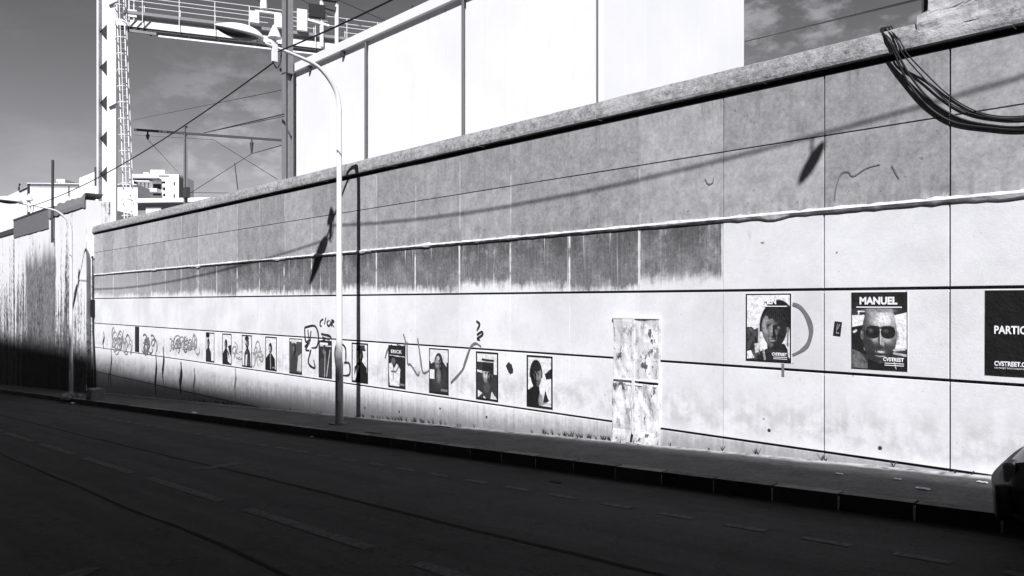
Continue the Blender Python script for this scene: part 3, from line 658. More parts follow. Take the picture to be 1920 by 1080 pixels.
# small portraits in the lower course
def small(kind):
    A = Art(60, 84, .8)
    def fig(cx, top, hw, dark, face=.2, sh=.30):
        A.poly([(cx-.07, top+.3), (cx+.07, top+.3), (cx+hw, top+.46), (cx+hw+.05, 1), (cx-hw-.05, 1), (cx-hw, top+.46)], dark)
        A.head(cx, top+.20, .135, .155, max(face, .12), (-.6, -.3, .6), 'short', dark*.6 + .008)
    if kind == 0: A.ell(.25, .1, .2, .1, .01); fig(.3, .2, .3, .03); A.rect(0, .95, 1, 1, .01)
    if kind == 1: fig(.4, .18, .33, .02, .04); A.poly([(.6, .4), (1, .35), (1, .8), (.75, .6)], .03); A.poly([(.55, .6), (.9, .95), (.6, .9)], .7)
    if kind == 2: A.ell(.5, .12, .2, .08, .02); fig(.55, .1, .28, .06, .25); A.line([(.4, .3), (.75, .55), (.45, .9)], .05, .02); A.poly([(.4, .62), (.55, .6), (.5, .95), (.35, .95)], .75)
    if kind == 3: fig(.45, .18, .38, .012, .35); A.line([(.45, .5), (.47, .95)], .035, .3)
    if kind == 4: A.rect(0, .1, 1, 1, .08); A.poly([(.15, .02), (.6, .02), (.55, .15), (.2, .14)], .7); fig(.4, .12, .25, .05, .08); A.poly([(.7, .5), (.95, .4), (.95, .9), (.6, .9)], .7, .8)
    if kind == 5: A.rect(0, 0, 1, 1, .03); A.rect(.1, .13, .95, .17, .6); fig(.45, .12, .4, .05, .1); A.line([(.5, .3), (.45, .95)], .03, .35); A.line([(.85, .25), (.6, .95)], .025, .5)
    if kind == 6: A.rect(.35, .06, .8, .18, .04); fig(.55, .15, .36, .012, .03); A.line([(.15, .95), (.4, .6)], .06, .7); A.rect(.3, .16, .85, .2, .02)
    if kind == 7:
        A.rect(0, 0, 1, 1, .02); A.line([(.1, .24), (.93, .26)], .012, .7); A.ell(.3, .38, .12, .08, .12); A.poly([(.03, .45), (.2, .42), (.35, .55), (.5, .42), (.7, .55), (.65, .95), (.1, .95)], .78); A.line([(.2, .62), (.45, .62), (.6, .5)], .03, .15)
        A.line([(.3, .45), (.3, .8)], .02, .1)
    if kind == 8: A.rect(0, .3, 1, 1, .03); A.poly([(.05, .05), (.9, .05), (.88, .4), (.75, .3), (.55, .12), (.3, .3), (.1, .35)], .75); A.ell(.5, .60, .33, .30, .05, soft=.4); A.head(.5, .38, .19, .22, .2, (-.5, -.5, .6), 'long', .03, beard=.9); A.ell(.47, .22, .07, .05, .5); A.rect(.05, .48, .28, .68, .8); A.ell(.5, .6, .1, .14, .2, soft=.8)
    if kind == 9: A.rect(0, .22, 1, 1, .04); A.rect(.8, .1, 1, .45, .8); A.line([(.03, .4), (.3, .42)], .03, .8); A.ell(.52, .17, .25, .1, .75); A.line([(.3, .17), (.78, .18)], .035, .02); A.rect(.3, .22, .76, .44, .02); A.head(.52, .48, .20, .25, .34, (-.5, -.2, .6), 'none'); A.rect(.31, .24, .74, .40, .02); A.ell(.5, .72, .13, .12, .08, soft=.5); A.poly([(.1, .8), (.3, .85), (.1, .95)], .75); A.poly([(.7, .8), (.95, .95), (.65, .95)], .7); A.poly([(.35, .9), (.5, .97), (.35, .98)], .7)
    if kind == 10: A.ell(.35, .12, .22, .1, .8); A.line([(.25, .17), (.5, .18)], .03, .08); A.rect(.26, .55, .48, .70, .05); A.head(.37, .40, .21, .25, .16, (.7, -.2, .5), 'short', .012, turn=.1, hy=-.4); A.poly([(.05, .68), (.3, .58), (.5, .6), (.55, 1), (0, 1)], .012); A.poly([(.7, .35), (1, .2), (1, .42), (.75, .45)], .02); A.poly([(.72, .65), (.85, .85), (.6, .95)], .02); A.ell(.55, .85, .08, .12, .3, soft=.6)
    A.grain(22, .16, kind); A.border(.07 if kind in (3, 9, 10, 2, 0, 1, 6) else .05, .01)
    if kind in (4, 7, 8, 10, 3): A.rect(.6, .88, .93, .93, .35, .6)
    return A
PX = [(386.5, 402.5), (417.5, 434.7), (454, 473), (498, 519.5), (543, 567), (598, 623), (660, 690.7), (728.6, 761), (805, 842), (893, 935), (988, 1037)]
LB = ['small portrait poster with a dark silhouette at its left, farthest left of the row',
      'small portrait poster of a person in black, second from the left in the row',
      'small portrait poster of a figure with folded arms, third from the left in the row',
      'small portrait poster of a long-faced person in black on white, fourth from left',
      'small mostly dark portrait poster just left of the angular black graffiti',
      'small dark poster under black tag letters, just left of the lamp post',
      'small portrait poster crossed by the lamp post shadow',
      'small black poster of a person in white clothes, with a title line',
      'small poster of a bearded long-haired head against pale sky',
      'small portrait poster of a person in a hat with a dark band',
      'small poster of a person in a white cap, nearest the boarded doorway']
for k in range(11):
    rr, q0, q1 = poster(PX[k][0], PX[k][1], zt_lo, .83, small(k), LB[k], group='small portrait posters in the lower course')
    if k == 7: text('ERICK', q0 + .1, zt_lo - .15, .09, rr, width=.36, bold=.002)
    elif k == 5: MB().box(q0 + .06, q0 + .4, -.0125, -.0095, zt_lo - .1, zt_lo - .05).build('small_print', M['letter'], rr)
A = Art(12, 20, .03); poster(253.5, 261.5, zt_lo + .02, .86, A, 'narrow almost black torn poster among the grey graffiti at the left', group='small portrait posters in the lower course')
A = Art(16, 24, .015); A.line([(.4, .2), (.4, .8), (.7, .8)], .05, .35); A.line([(.7, .2), (.5, .5)], .05, .3)
poster(1564, 1578, W(1571, 603).z, .16, A, 'tiny dark tilted sticker between the two large portraits', cat='sticker', name='sticker', tilt=-.12)

# ------------------------------------------------------------------ graffiti (paint on the wall: parts of the wall)
def ribbon(m, pts, wd, off=.007, taper=None):
    pts = [W(px, py, off) for px, py in pts]
    if len(pts) > 2: pts = sm(pts, 5)
    n = len(pts); base = len(m.v)
    for i in range(n):
        d = pts[min(i+1, n-1)] - pts[max(i-1, 0)]; d.y = 0
        if d.length < 1e-6: d = Vector((1, 0, 0))
        w_ = wd / 2 * (taper(i / (n-1)) if taper else (1.0 + .18*mnoise.noise(Vector((pts[i].x*9, pts[i].z*9, 2)))))
        nn = Vector((-d.z, 0, d.x)).normalized() * w_
        m.v += [tuple(pts[i] - nn), tuple(pts[i] + nn)]
    for i in range(n - 1): k = base + 2*i; m.f.append((k, k+1, k+3, k+2))
def graf(strokes, wd, mat, label=None, off=.007, taper=None):
    taper = taper or (lambda f: .75 + .35*math.sin(math.pi*min(1, f*1.1)) + .12*math.sin(f*19))
    m = MB()
    for k, s in enumerate(strokes): ribbon(m, s, wd, off + .0004 * k, taper)
    o = m.build('graffiti', M[mat], wall)
    if label: o['label'] = label
    return o
graf([[(1486, 570), (1500, 576), (1514, 595), (1521, 620), (1515, 645), (1502, 658), (1486, 666)]], .05, 'spray2', 'grey sprayed arc beside the smiling portrait')
graf([[(1468, 682), (1468, 706)]], .045, 'spray2', 'short grey sprayed drip under the smiling portrait')
graf([[(571, 614), (590, 611), (597, 630), (594, 650), (584, 652)], [(571, 614), (573, 640), (582, 636)], [(571, 650), (578, 644), (573, 655), (580, 657)], [(583, 655), (578, 680), (590, 690), (588, 675)], [(577, 618), (580, 645)], [(583, 620), (581, 640)]], .05, 'spray', 'angular black graffiti piece left of the lamp post')
graf([[(606, 598), (601, 602), (600, 610), (603, 611)], [(611, 595), (608, 608)], [(616, 600), (613, 606), (616, 611), (620, 606), (618, 600)], [(622, 598), (621, 612)], [(622, 600), (626, 602), (622, 606), (626, 613)]], .04, 'spray', 'small black tag above the graffiti piece')
graf([[(602, 626), (618, 630), (621, 636)], [(604, 632), (618, 637)], [(602, 640), (610, 636)]], .05, 'spray')
graf([[(642, 645), (648, 655), (648, 680)], [(645, 680), (655, 682), (655, 702), (643, 704)], [(630, 690), (628, 660), (633, 640)]], .05, 'spray', 'black outlined graffiti shape right of the lamp post')
graf([[(756, 626), (760, 640), (757, 650), (748, 648), (744, 645)], [(763, 640), (764, 680), (770, 684), (783, 703), (786, 696)], [(783, 634), (788, 670), (793, 698), (805, 694)], [(722, 672), (727, 655), (735, 646)]], .04, 'spray2', 'loose grey sprayed scribble around the poster of a person in white')
graf([[(845, 718), (866, 695), (872, 680), (882, 652), (892, 644), (902, 650)]], .05, 'spray2', 'grey sprayed hook beside the hat portrait')
graf([[(893, 602), (899, 608), (894, 620)], [(894, 628), (903, 622), (904, 628), (895, 635), (900, 638)]], .045, 'spray', 'small black mark above the hat portrait')
graf([[(951, 682), (956, 690), (959, 700)]], .12, 'spray', 'dark leaf-shaped blot between the two portraits nearest the doorway')
graf([[(1565, 375), (1568, 350), (1577, 326), (1590, 322), (1600, 330), (1625, 315), (1650, 308)]], .016, 'spray2', 'faint scratched line on the grey upper course', off=-.004)
graf([[(1672, 310), (1680, 325), (1686, 335)], [(1322, 335), (1328, 345), (1336, 342), (1338, 332)]], .016, 'spray2', off=-.004)
rs = random.Random(5)
def squig(px0, px1, yt, yb, n, wd, mat):
    st = []
    for _ in range(n):
        cx_ = rs.uniform(px0, px1); cy = rs.uniform(yt, yb); rx = rs.uniform(2, 6); ry = rs.uniform(5, 14); ph = rs.uniform(0, 6.3); tt = rs.uniform(2.5, 5.5)
        st.append([(cx_ + rx*math.cos(ph + tt*i/6), cy + ry*math.sin(ph + tt*i/6) + .06*(cx_-px0)) for i in range(7)])
    return graf(st, wd, mat, taper=lambda f: .35 + .9*math.sin(math.pi*f)**.7 + .25*math.sin(f*17))
squig(212, 245, 626, 652, 20, .045, 'spray3'); squig(214, 240, 630, 648, 5, .06, 'spray2'); squig(266, 292, 634, 655, 12, .06, 'spray2'); squig(318, 372, 632, 655, 26, .035, 'spray3'); squig(330, 350, 640, 655, 6, .05, 'spray2'); squig(436, 452, 650, 672, 7, .035, 'spray3'); squig(474, 496, 652, 676, 9, .035, 'spray3')
for px, y0_, y1_, wd in [(208, 650, 725, .10), (204, 690, 722, .06), (292, 662, 745, .16), (306, 650, 722, .15), (339, 678, 740, .2), (194, 622, 655, .12), (364, 690, 745, .12), (441, 688, 745, .07)]:
    graf([[(px, y0_), (px + 1, (y0_*2+y1_)/3), (px - 1, (y0_+2*y1_)/3), (px + .5, y1_)]], wd, 'spray' if px not in (364, 441) else 'spray2', taper=lambda f: .25 + 1.1*math.sin(math.pi*min(1, f*1.05 + .02))**1.5*f**.5 + .12*math.sin(f*23))
# drilled anchor holes in the foot course
for px, py in [(1442, 807), (1650, 840), (684, 765), (825, 766), (912, 782), (748, 772)]:
    c = W(px, py, .004); m = MB(); m.tube([c, c + Vector((0, .012, 0))], .022, 10); m.build('anchor_hole', M['joint'], wall)
# conduit at the far left of the wall
cp = thing('conduit_pipe', 'thin black pipe hooked over the white ledge, running down the wall to the pavement', 'pipe', (W(177, 600).x, -.05, zp(-31)))
x = W(177, 600).x
MB().tube([(x-.35, -.05, EYE+1.2), (x-.12, -.06, EYE+1.75), (x, -.06, EYE+1.78), (x + .03, -.06, EYE+1.4), (x, -.05, EYE+.5), (x+.02, -.05, EYE-1.2), (x+.25, -.05, EYE-2.6), (x+.28, -.05, zp(x)-.02)], .03, 6).build('pipe', M['black'], cp)
MB().box(x - .12, x + .1, -.10, -.0, EYE - .55, EYE + .1).build('junction_box', M['black'], cp)

# ------------------------------------------------------------------ taller streaked wall beyond
sw = thing('streaked_wall', 'tall old rendered wall with dark vertical streaks beyond the panelled wall', 'wall', (-40, 0, zp(-40)))
D1 = 8.35; yf = D1 - D0
xa, xb, xc = P(162, 500, D1).x, P(92, 500, D1).x, P(27, 500, D1).x
def faceg(x0, x1, zt0, zt1, name):
    m = MB()
    def fn(a, v_):
        x = x0 + (x1-x0)*a; zt = zt0 + (zt1-zt0)*a; z = zp(x) - .3 + (zt - zp(x) + .3)*v_
        return (x, yf + .02*mnoise.noise(Vector((x*1.2, 0, z*.8))) , z)
    m.grid(fn, 24, 24); m.quad((x1, yf, zp(x1)-.3), (x1, .6, zp(x1)-.3), (x1, .6, zt1), (x1, yf, zt1)); m.quad((x0, yf, zt0), (x1, yf, zt1), (x1, .6, zt1), (x0, .6, zt0)); m.quad((x0, yf, zp(x0)-.3), (x0, .6, zp(x0)-.3), (x0, .6, zt0), (x0, yf, zt0))
    return m.build(name, M['streaked'], sw)
zt1 = P(92, 392, D1).z; zt0 = P(27, 412, D1).z
faceg(xb, xa, zt1 - .05, zt1 - .15, 'wall_section'); faceg(xc, xb, zt1, zt1, 'wall_section'); faceg(-88, xc, zt1 - .6, zt1 - .6, 'wall_section')
m = MB().box(xc - .02, xb + .02, yf - .05, .65, zt1, zt1 + .09); m.build('coping_cap', M['dsteel'], sw)
m = MB().box(xc - .01, xb + .01, yf - .035, yf + .02, zt1 - .85, zt1 - .002); m.build('render_band', M['conc'], sw)
m = MB().box(-88, xc - .02, yf - .05, .65, zt1 - .6, zt1 - .35); m.build('coping_cap', M['dsteel'], sw)
m = MB()
def cap2(a, v_):
    x = xb + .03 + (xa - xb - .05)*a; t_ = .30 + .14*mnoise.noise(Vector((x*1.6, 3, 1))); ps = [(yf - .05, zt1 - .42 + .1*mnoise.noise(Vector((x*2.5, 0, 0)))), (yf - .06, zt1 - .25), (yf - .03, zt1 - .25 + t_), (.4, zt1 - .25 + t_)]
    y, z = ps[int(round(v_*3))]; return (x, y, z)
m.grid(cap2, 30, 3); m.build('broken_coping', M['steel'], sw)
wp = thing('wall_post', 'slim black pole fixed upright to the tall streaked wall', 'pole', tuple(P(98, 455, 8.25)))
a = P(98, 455, 8.25); c = P(99, 300, 8.25)
MB().tube([a, c], .055, 8).build('shaft', M['dsteel'], wp)
MB().bar(a + Vector((0, 0, .15)), a + Vector((0, .12, .15)), .05).build('clamp', M['dsteel'], wp)
# white sheet fence on that wall
fx1 = P(53, 400, 9.0).x
fn_ = thing('sheet_fence', 'white corrugated sheet fence standing on the wall at the left edge', 'fence', (fx1 - 3, .4, zt1 - .4))
zf = P(30, 360, 9.0).z
k = 0; x = fx1
while x > fx1 - 26 and k < 20:
    m = MB()
    for q in range(4):
        m.box(x - 1.25 + q*.31, x - 1.25 + q*.31 + .2, .38, .42, zt1 - .5, zf); m.box(x - 1.25 + q*.31 + .2, x - 1.25 + q*.31 + .31, .41, .43, zt1 - .5, zf)
    m.build('sheet', M['sheet'], fn_); x -= 1.28; k += 1
MB().box(fx1 - .02, fx1 + .10, .36, .46, zt1 - .4, P(53, 345, 9.0).z).build('end_post', M['dsteel'], fn_)
pq = [P(53, 352, 9.0), P(44, 356, 9.0), P(38, 359, 9.0), P(35, 354, 9.0), P(37, 345, 9.0)]
MB().tube(pq, .06, 6).build('bracket', M['dsteel'], fn_)

# ------------------------------------------------------------------ street lamps
LU, LD = 12.64, 7.67
LX, LY = -LU, LD - D0
def make_lamp():
    z0 = zp(LX)
    r = thing('street_lamp', 'tall white curved street lamp standing mid-pavement with an overhead cable clamped to its arm', 'street lamp', (LX, LY, z0), 'white street lamps along the pavement')
    top = EYE + 3.75
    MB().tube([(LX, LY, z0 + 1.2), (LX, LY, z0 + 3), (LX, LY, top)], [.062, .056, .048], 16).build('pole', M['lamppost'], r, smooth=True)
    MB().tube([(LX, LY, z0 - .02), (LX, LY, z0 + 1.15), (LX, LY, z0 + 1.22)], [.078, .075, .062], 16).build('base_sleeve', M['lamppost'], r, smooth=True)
    MB().box(LX + .02, LX + .082, LY - .082, LY - .02, z0 + .45, z0 + .85).build('access_door', M['steel'], r)
    MB().box(LX - .14, LX + .14, LY - .14, LY + .14, z0 - .01, z0 + .018).build('base_plate', M['dsteel'], r)
    pts = [(LX, LY, top), (LX, 7.63 - D0, EYE + 3.98), (LX, 7.52 - D0, EYE + 4.18), (LX, 7.34 - D0, EYE + 4.36), (LX, 7.12 - D0, EYE + 4.48), (LX, 6.7 - D0, EYE + 4.56), (LX, 6.34 - D0, EYE + 4.61), (LX, 6.02 - D0, EYE + 4.64)]
    pts = sm(pts, 4); n = len(pts)
    MB().tube(pts, [.048 - .022*i/(n-1) for i in range(n)], 12).build('arm', M['lampw'], r, smooth=True)
    # head: lens-shaped shell along -y
    m = MB(); a0, L = 6.12 - D0, -.88
    def shell(a, v_):
        th = 2*math.pi*v_; s = a; wdt = .165 * (math.sin(math.pi * min(1, s**.62 )) ** .75 if 0 < s < 1 else 0) + .022*(1-s)
        hu = (.155 * math.sin(math.pi * s**.75)**.8 if 0 < s < 1 else 0) + .022*(1-s); hd = hu * .28 + .01
        z = math.sin(th); z = z * (hu if z > 0 else hd)
        return (LX + math.cos(th)*wdt, a0 + L*s, EYE + 4.67 + z + .06*s)
    m.grid(shell, 22, 20); hd_ = m.build('lamp_head', M['lampw'], r, smooth=True)
    m = MB()
    def gl(a, v_):
        s = .16 + .8*a; wdt = .15 * math.sin(math.pi*min(1, s**.62))**.8; q = v_*2 - 1
        return (LX + q*wdt, a0 + L*s, EYE + 4.655 + .06*s - .075*(1-q*q)**.5*math.sin(math.pi*a)**.6 - .025)
    m.grid(gl, 16, 10); g_ = m.build('glass', M['glassd'], hd_, smooth=True)
    cp = Vector((LX, 6.34 - D0, EYE + 4.6))
    MB().box(LX - .03, LX + .03, cp.y - .05, cp.y + .05, cp.z - .26, cp.z + .1).build('cable_bracket', M['whitem'], r, bevel=.005)
    # white insulator bell above the bracket
    MB().tube([cp + Vector((0, .0, .08)), cp + Vector((0, 0, .14)), cp + Vector((0, 0, .17)), cp + Vector((0, 0, .24)), cp + Vector((0, 0, .36)), cp + Vector((0, 0, .40))], [.03, .04, .12, .10, .045, .03], 12).build('insulator_bell', M['whitem'], r, smooth=True)
    lp = [cp + Vector((.02, .12, .0)), cp + Vector((.02, .11, -.2)), cp + Vector((.02, .05, -.36)), cp + Vector((.02, -.01, -.33)), cp + Vector((.0, -.03, -.25))]
    MB().tube(sm(lp, 4), .012, 6).build('wire_loop', M['black'], r)
    return r
lamp = make_lamp()
l2 = copy_tree(lamp); l2.location = (LX - 18.8, LY, zp(LX - 18.8)); l2['label'] = 'distant white street lamp in front of the streaked wall at the far left'
up_ = thing('utility_pole', 'tall round steel pole with a short crossarm, beyond the right edge of the picture', 'utility pole', (-LX - 6.44 + .0, -2.2, zr(6)))
up_.location.x = LX + 18.8
MB().tube([(LX + 18.8, -2.2, .3), (LX + 18.8, -2.2, 8.6)], [.13, .08], 12).build('pole', M['steel'], up_, smooth=True)
MB().box(LX + 18.75, LX + 18.85, -2.7, -1.7, 7.93, 8.03).build('crossarm', M['dsteel'], up_)
# aerial cables
def span(p, q, sag, r, label, name='aerial_cable', grp='cables strung between the street lamps'):
    p, q = Vector(p), Vector(q); n = 28
    pts = [p.lerp(q, i/n) - Vector((0, 0, 4*sag*(i/n)*(1-i/n))) for i in range(n+1)]
    return tag(MB().tube(pts, r, 6).build(name, M['black'], smooth=True), label, 'cable', grp)
cl1 = Vector((LX, 6.34 - D0 - .0, EYE + 4.54)); cl2 = cl1 + Vector((-18.8, 0, -1.087)); cl3 = cl1 + Vector((18.8, 0, 1.687))
span(cl1 + Vector((0, .06, 0)), cl3, .681, .0145, 'thick black aerial cable rising from the lamp arm to the upper right')
span(cl1 + Vector((-.03, 0, -.2)), cl2, .33, .014, 'black aerial cable sloping down left from the lamp arm past the gantry')
# small lantern hung under the cable, out of view, whose shadow falls on the upper wall
hx = -1.9; s_ = (hx - cl1.x) / 18.8
hz = cl1.z + 1.687*s_ - 4*.681*s_*(1-s_)
hl = thing('hanging_lantern', 'oval lantern hanging from the overhead cable above the picture', 'lantern', (hx, cl1.y, hz))
m = MB()
pts = [Vector((hx, cl1.y - .19 + .37*i/10, hz - .27)) for i in range(11)]
m.tube(pts, [.01 + .06*math.sin(math.pi*i/10)**.6 for i in range(11)], 12); m.build('lantern_body', M['lampw'], hl, smooth=True)
MB().bar((hx, cl1.y, hz - .22), (hx, cl1.y, hz + .02), .02).build('hanger', M['dsteel'], hl)

# ------------------------------------------------------------------ concrete block and footing at the left, litter
def gp(px, py, z=.145):
    r = ray(px, py); k = (GR*CAM.x + z - CAM.z) / (r.z - GR*r.x); return CAM + r*k
c = gp(179, 749); cb = thing('concrete_block', 'squat concrete block standing on the pavement edge by the wall corner', 'block', (c.x, c.y, c.z))
z = c.z
m = MB().hexa([(c.x-.30, c.y-.22, z-.02), (c.x+.30, c.y-.22, z-.02), (c.x+.30, c.y+.22, z-.02), (c.x-.30, c.y+.22, z-.02), (c.x-.26, c.y-.19, z+.36), (c.x+.26, c.y-.19, z+.36), (c.x+.26, c.y+.19, z+.36), (c.x-.26, c.y+.19, z+.36)])
m.build('block_body', M['conc'], cb, bevel=.02)
MB().box(c.x - .07, c.x + .09, c.y - .235, c.y - .215, z + .02, z + .09).build('lifting_slot', M['joint'], cb)
c = gp(133, 746); ft = thing('rubble_heap', 'low heap of dark stones round the foot of the distant lamp', 'rubble', (c.x, c.y, c.z))
for k in range(9):
    a = k*.7; q = Vector((c.x + .42*math.cos(a) + .2*rs.random(), c.y + .25*math.sin(a), c.z)); s1 = rs.uniform(.08, .17)
    m = MB(); m.tube([q, q + Vector((0, 0, s1*.6)), q + Vector((.02, .01, s1))], [s1, s1*.9, s1*.4], 6); m.build('stone', M['conc'], ft)
def scrap(px, py, sz, label, z=.15, mat='litter'):
    c = gp(px, py, z); m = MB()
    m.grid(lambda a, v_: (c.x + (a-.5)*sz*2.0, c.y + (v_-.5)*sz, c.z + .006 + sz*.35*abs(mnoise.noise(Vector((a*3+px, v_*3, py))))), 5, 4)
    o = m.build('litter_scrap', M[mat]); s = o.modifiers.new('thick', 'SOLIDIFY'); s.thickness = .003
    tag(o, label, 'litter', 'scraps of litter on the pavement and kerb')
for px, py, wh in ((1180, 826, 'left'), (1197, 832, 'middle'), (1222, 833, 'right')): scrap(px, py, .07, wh + ' one of three flaked white pieces at the foot of the boarded doorway', .15)
scrap(1731, 917, .06, 'crumpled white scrap, largest one on the pavement at the right')
scrap(1683, 899, .035, 'tiny pale scrap left of the larger crumpled one at the right')
scrap(1573, 889, .04, 'flat pale scrap on the pavement below the sunglasses portrait')
scrap(1842, 905, .045, 'dark and white scrap on the pavement close to the parked car')
scrap(138, 756, .14, 'bright scrap in the gutter near the distant lamp', .01)
scrap(455, 797, .06, 'pale scrap at the kerb left of the nearer lamp post', .01)
scrap(585, 819, .04, 'pale crumb in the gutter just left of the nearer lamp post', .01)
scrap(365, 774, .09, 'flat pale scrap on the pavement between the block and the lamp post')
for px, py, w_ in [(700, 812, .25), (830, 800, .22), (1042, 904, .09)]:
    c = gp(px, py, .148 if py < 850 else .003); m = MB(); m.grid(lambda a, v_: (c.x + (a-.5)*w_*2, c.y + (v_-.5)*.06, c.z + GR*(a-.5)*w_*2 + .004), 2, 2)
    tag(m.build('dark_stain', M['tar'], road), None)

m = MB(); rw = random.Random(11)
for _ in range(150):
    u_ = rw.choice([rw.uniform(2, 31), rw.gauss(7.2, .5), rw.gauss(21, 1.5), rw.gauss(12, .8)]); x = -u_; z0 = zp(x); h_ = rw.uniform(.03, .11); y = -rw.uniform(.004, .03)
    for q in range(5):
        dx, dy = rw.uniform(-.05, .05), -rw.uniform(0, .05); w_ = .006
        m.quad((x - w_, y, z0), (x + w_, y, z0), (x + dx + w_*.3, y + dy, z0 + h_), (x + dx - w_*.3, y + dy, z0 + h_))
tag(m.build('weeds', plain('dry_weeds', 0.07, 0.9)), 'sparse dry weeds growing along the foot of the wall', 'weeds', kind='stuff')
# ------------------------------------------------------------------ white railway shed behind the wall
DB = 14.0; yb = DB - D0
bx = [P(px, 300, DB).x for px in (552, 689, 873, 1127)]; bx[1] = bx[0] + (bx[3]-bx[0])/3; bx[2] = bx[0] + 2*(bx[3]-bx[0])/3
zt = P(552, 138, DB).z
xe = bx[3]
t_ = (1395 - CX)/F; dpb = -xe * (SN + CS*t_) / (CS - SN*t_); ye = dpb - D0
shed = thing('white_shed', 'large windowless white clad building standing behind the wall', 'building', ((bx[0]+xe)/2, (yb+ye)/2, 4.25))
for i in range(3):
    m = MB(); x0, x1 = bx[i] + .05, bx[i+1] - .05; nrib = 6; wr = (x1-x0)/nrib
    for q in range(nrib): m = MB(); m.box(x0 + q*wr + .012, x0 + (q+1)*wr - .012, yb, yb + .12, 4.2, zt).build('cladding_panel', M['sheet'], shed)
nrib = 8; wr = (ye - yb - .1)/nrib
for q in range(nrib): m = MB(); ya, yc = yb + .1 + q*wr + .004, yb + .1 + (q+1)*wr - .004; za, zc_ = zt + .29 + (q > 0)*1.2, zt + .29 + 1.2; m.hexa([(xe-.12, ya, 4.2), (xe, ya, 4.2), (xe, yc, 4.2), (xe-.12, yc, 4.2), (xe-.12, ya, za), (xe, ya, za), (xe, yc, zc_), (xe-.12, yc, zc_)]); m.build('cladding_panel', M['sheet'], shed)
MB().box(bx[0] + .1, xe - .13, yb + .13, ye - .1, 4.2, zt - .02).build('core', M['whitem'], shed)
MB().box(bx[0] - .02, bx[0] + .09, yb, ye, 4.2, zt).build('end_wall', M['greyr'], shed)
for i in range(4):
    xx = bx[i]; MB().tube([(xx - (.06 if i == 3 else 0), yb - .07, 4.2), (xx - (.06 if i == 3 else 0), yb - .07, zt - .06)], .042 if i < 3 else .025, 8).build('downpipe', M['pipe'], shed)
zf2 = P(552, 126, DB).z
MB().box(bx[0] - .06, xe + .02, yb - .14, yb + .095, zt + .0, zt + .30).build('fascia_board', M['sheet'], shed); m = MB(); m.hexa([(bx[0], yb+.13, zt+.0), (xe-.13, yb+.13, zt+.0), (xe-.13, ye, zt), (bx[0], ye, zt), (bx[0], yb+.13, zt+.2), (xe-.13, yb+.13, zt+.2), (xe-.13, ye, zt+.3), (bx[0], ye, zt+.3)]); m.build('roof', M['sheet'], shed)
for px, py in [(583, 128), (646, 100)]:
    q = P(px, py, DB); MB().box(q.x-.05, q.x+.05, yb - .12, yb - .01, q.z-.12, q.z+.05).build('wall_fixing', M['dsteel'], shed)
q = P(777, 15, DB); MB().box(q.x-.03, q.x+.03, yb - .1, yb-.04, zt + .3, zt + .42).build('roof_fixing', M['dsteel'], shed)

# ------------------------------------------------------------------ railway masts, portal and wires
def hbeam(root, px, dp, wdt, dep, ztop, name='mast'):
    c = P(px, 300, dp)
    MB().box(c.x - wdt/2, c.x + wdt/2, c.y - dep/2, c.y - dep/2 + .02, 4.2, ztop).build('flange', M['steel'], root)
    MB().box(c.x - wdt/2, c.x + wdt/2, c.y + dep/2 - .02, c.y + dep/2, 4.2, ztop).build('flange', M['steel'], root)
    MB().box(c.x - .01, c.x + .01, c.y - dep/2 + .02, c.y + dep/2 - .02, 4.2, ztop).build('web', M['steel'], root)
    return c
mt = thing('rail_mast', 'tall thick grey steel railway mast at the left end of the white building', 'mast', (P(539, 300, 13.6).x, P(539, 300, 13.6).y, 4.25))
c = hbeam(mt, 539, 13.6, .28, .32, 18.5)
q = P(526, 131, 13.6); MB().tube([q, q + Vector((.1, .05, 0))], .07, 8).build('insulator', M['black'], mt)
MB().bar(q + Vector((.1, .05, 0)), (c.x, c.y, q.z), .03).build('bracket', M['dsteel'], mt)
q = P(537, 140, 13.6); MB().box(c.x - .15, c.x + .15, c.y - .17, c.y + .17, q.z - .02, q.z + .02).build('clamp_band', M['dsteel'], mt)
m2 = thing('rail_mast', 'thin distant grey railway mast left of the thick one', 'mast', (P(348, 300, 18).x, P(348, 300, 18).y, 4.25))
c2 = hbeam(m2, 348, 18, .17, .2, P(348, 236, 18).z)
q = P(351, 362, 18); MB().box(q.x-.25, q.x+.2, q.y-.15, q.y+.1, q.z-.3, q.z+.35).build('tension_weights', M['dsteel'], m2)
EX = Vector((.403, .915, 0)); EYv = Vector((.915, -.403, 0))
# cross beam
pb = thing('portal_beam', 'thin dark cross beam with hanging insulators carried by the distant railway mast', 'beam', tuple(P(348, 250, 18)))
m_ = P(348, 250, 18)
def on(pt, d, px):                        # point along pt + s d seen at column px
    r = ray(px, 500); t_ = (px - CX)/F
    v0 = pt - CAM; X0, Z0 = v0.dot(RT), v0.dot(AX); dX, dZ = d.dot(RT), d.dot(AX)
    return pt + d * ((t_*Z0 - X0) / (dX - t_*dZ))
a_, z_ = on(m_, EX, 251), on(m_, EX, 533)
MB().bar(a_, z_, .10, .14).build('beam', M['dsteel'], pb)
for px, ln in ((277, .55), (472, 1.0)):
    q = on(m_, EX, px); MB().tube([q, q - Vector((0, 0, .2)), q - Vector((0, 0, .3)), q - Vector((0, 0, ln))], [.05, .05, .12, .05], 6).build('insulator', M['dsteel'], pb)
ins1, ins2 = on(m_, EX, 277) - Vector((0, 0, .55)), on(m_, EX, 472) - Vector((0, 0, 1.0))
def wire(a, b, r, label, sag=.0): return span(a, b, sag, r, label, 'overhead_wire', 'thin overhead railway wires')
wire(P(250, 225, 20), P(533, 168, 13.5), .012, 'faint overhead wire crossing the sky highest between gantry and thick mast')
wire(P(383, 249, 17), P(533, 214, 13.2), .022, 'overhead wire from the cross beam insulator up to the thick mast')
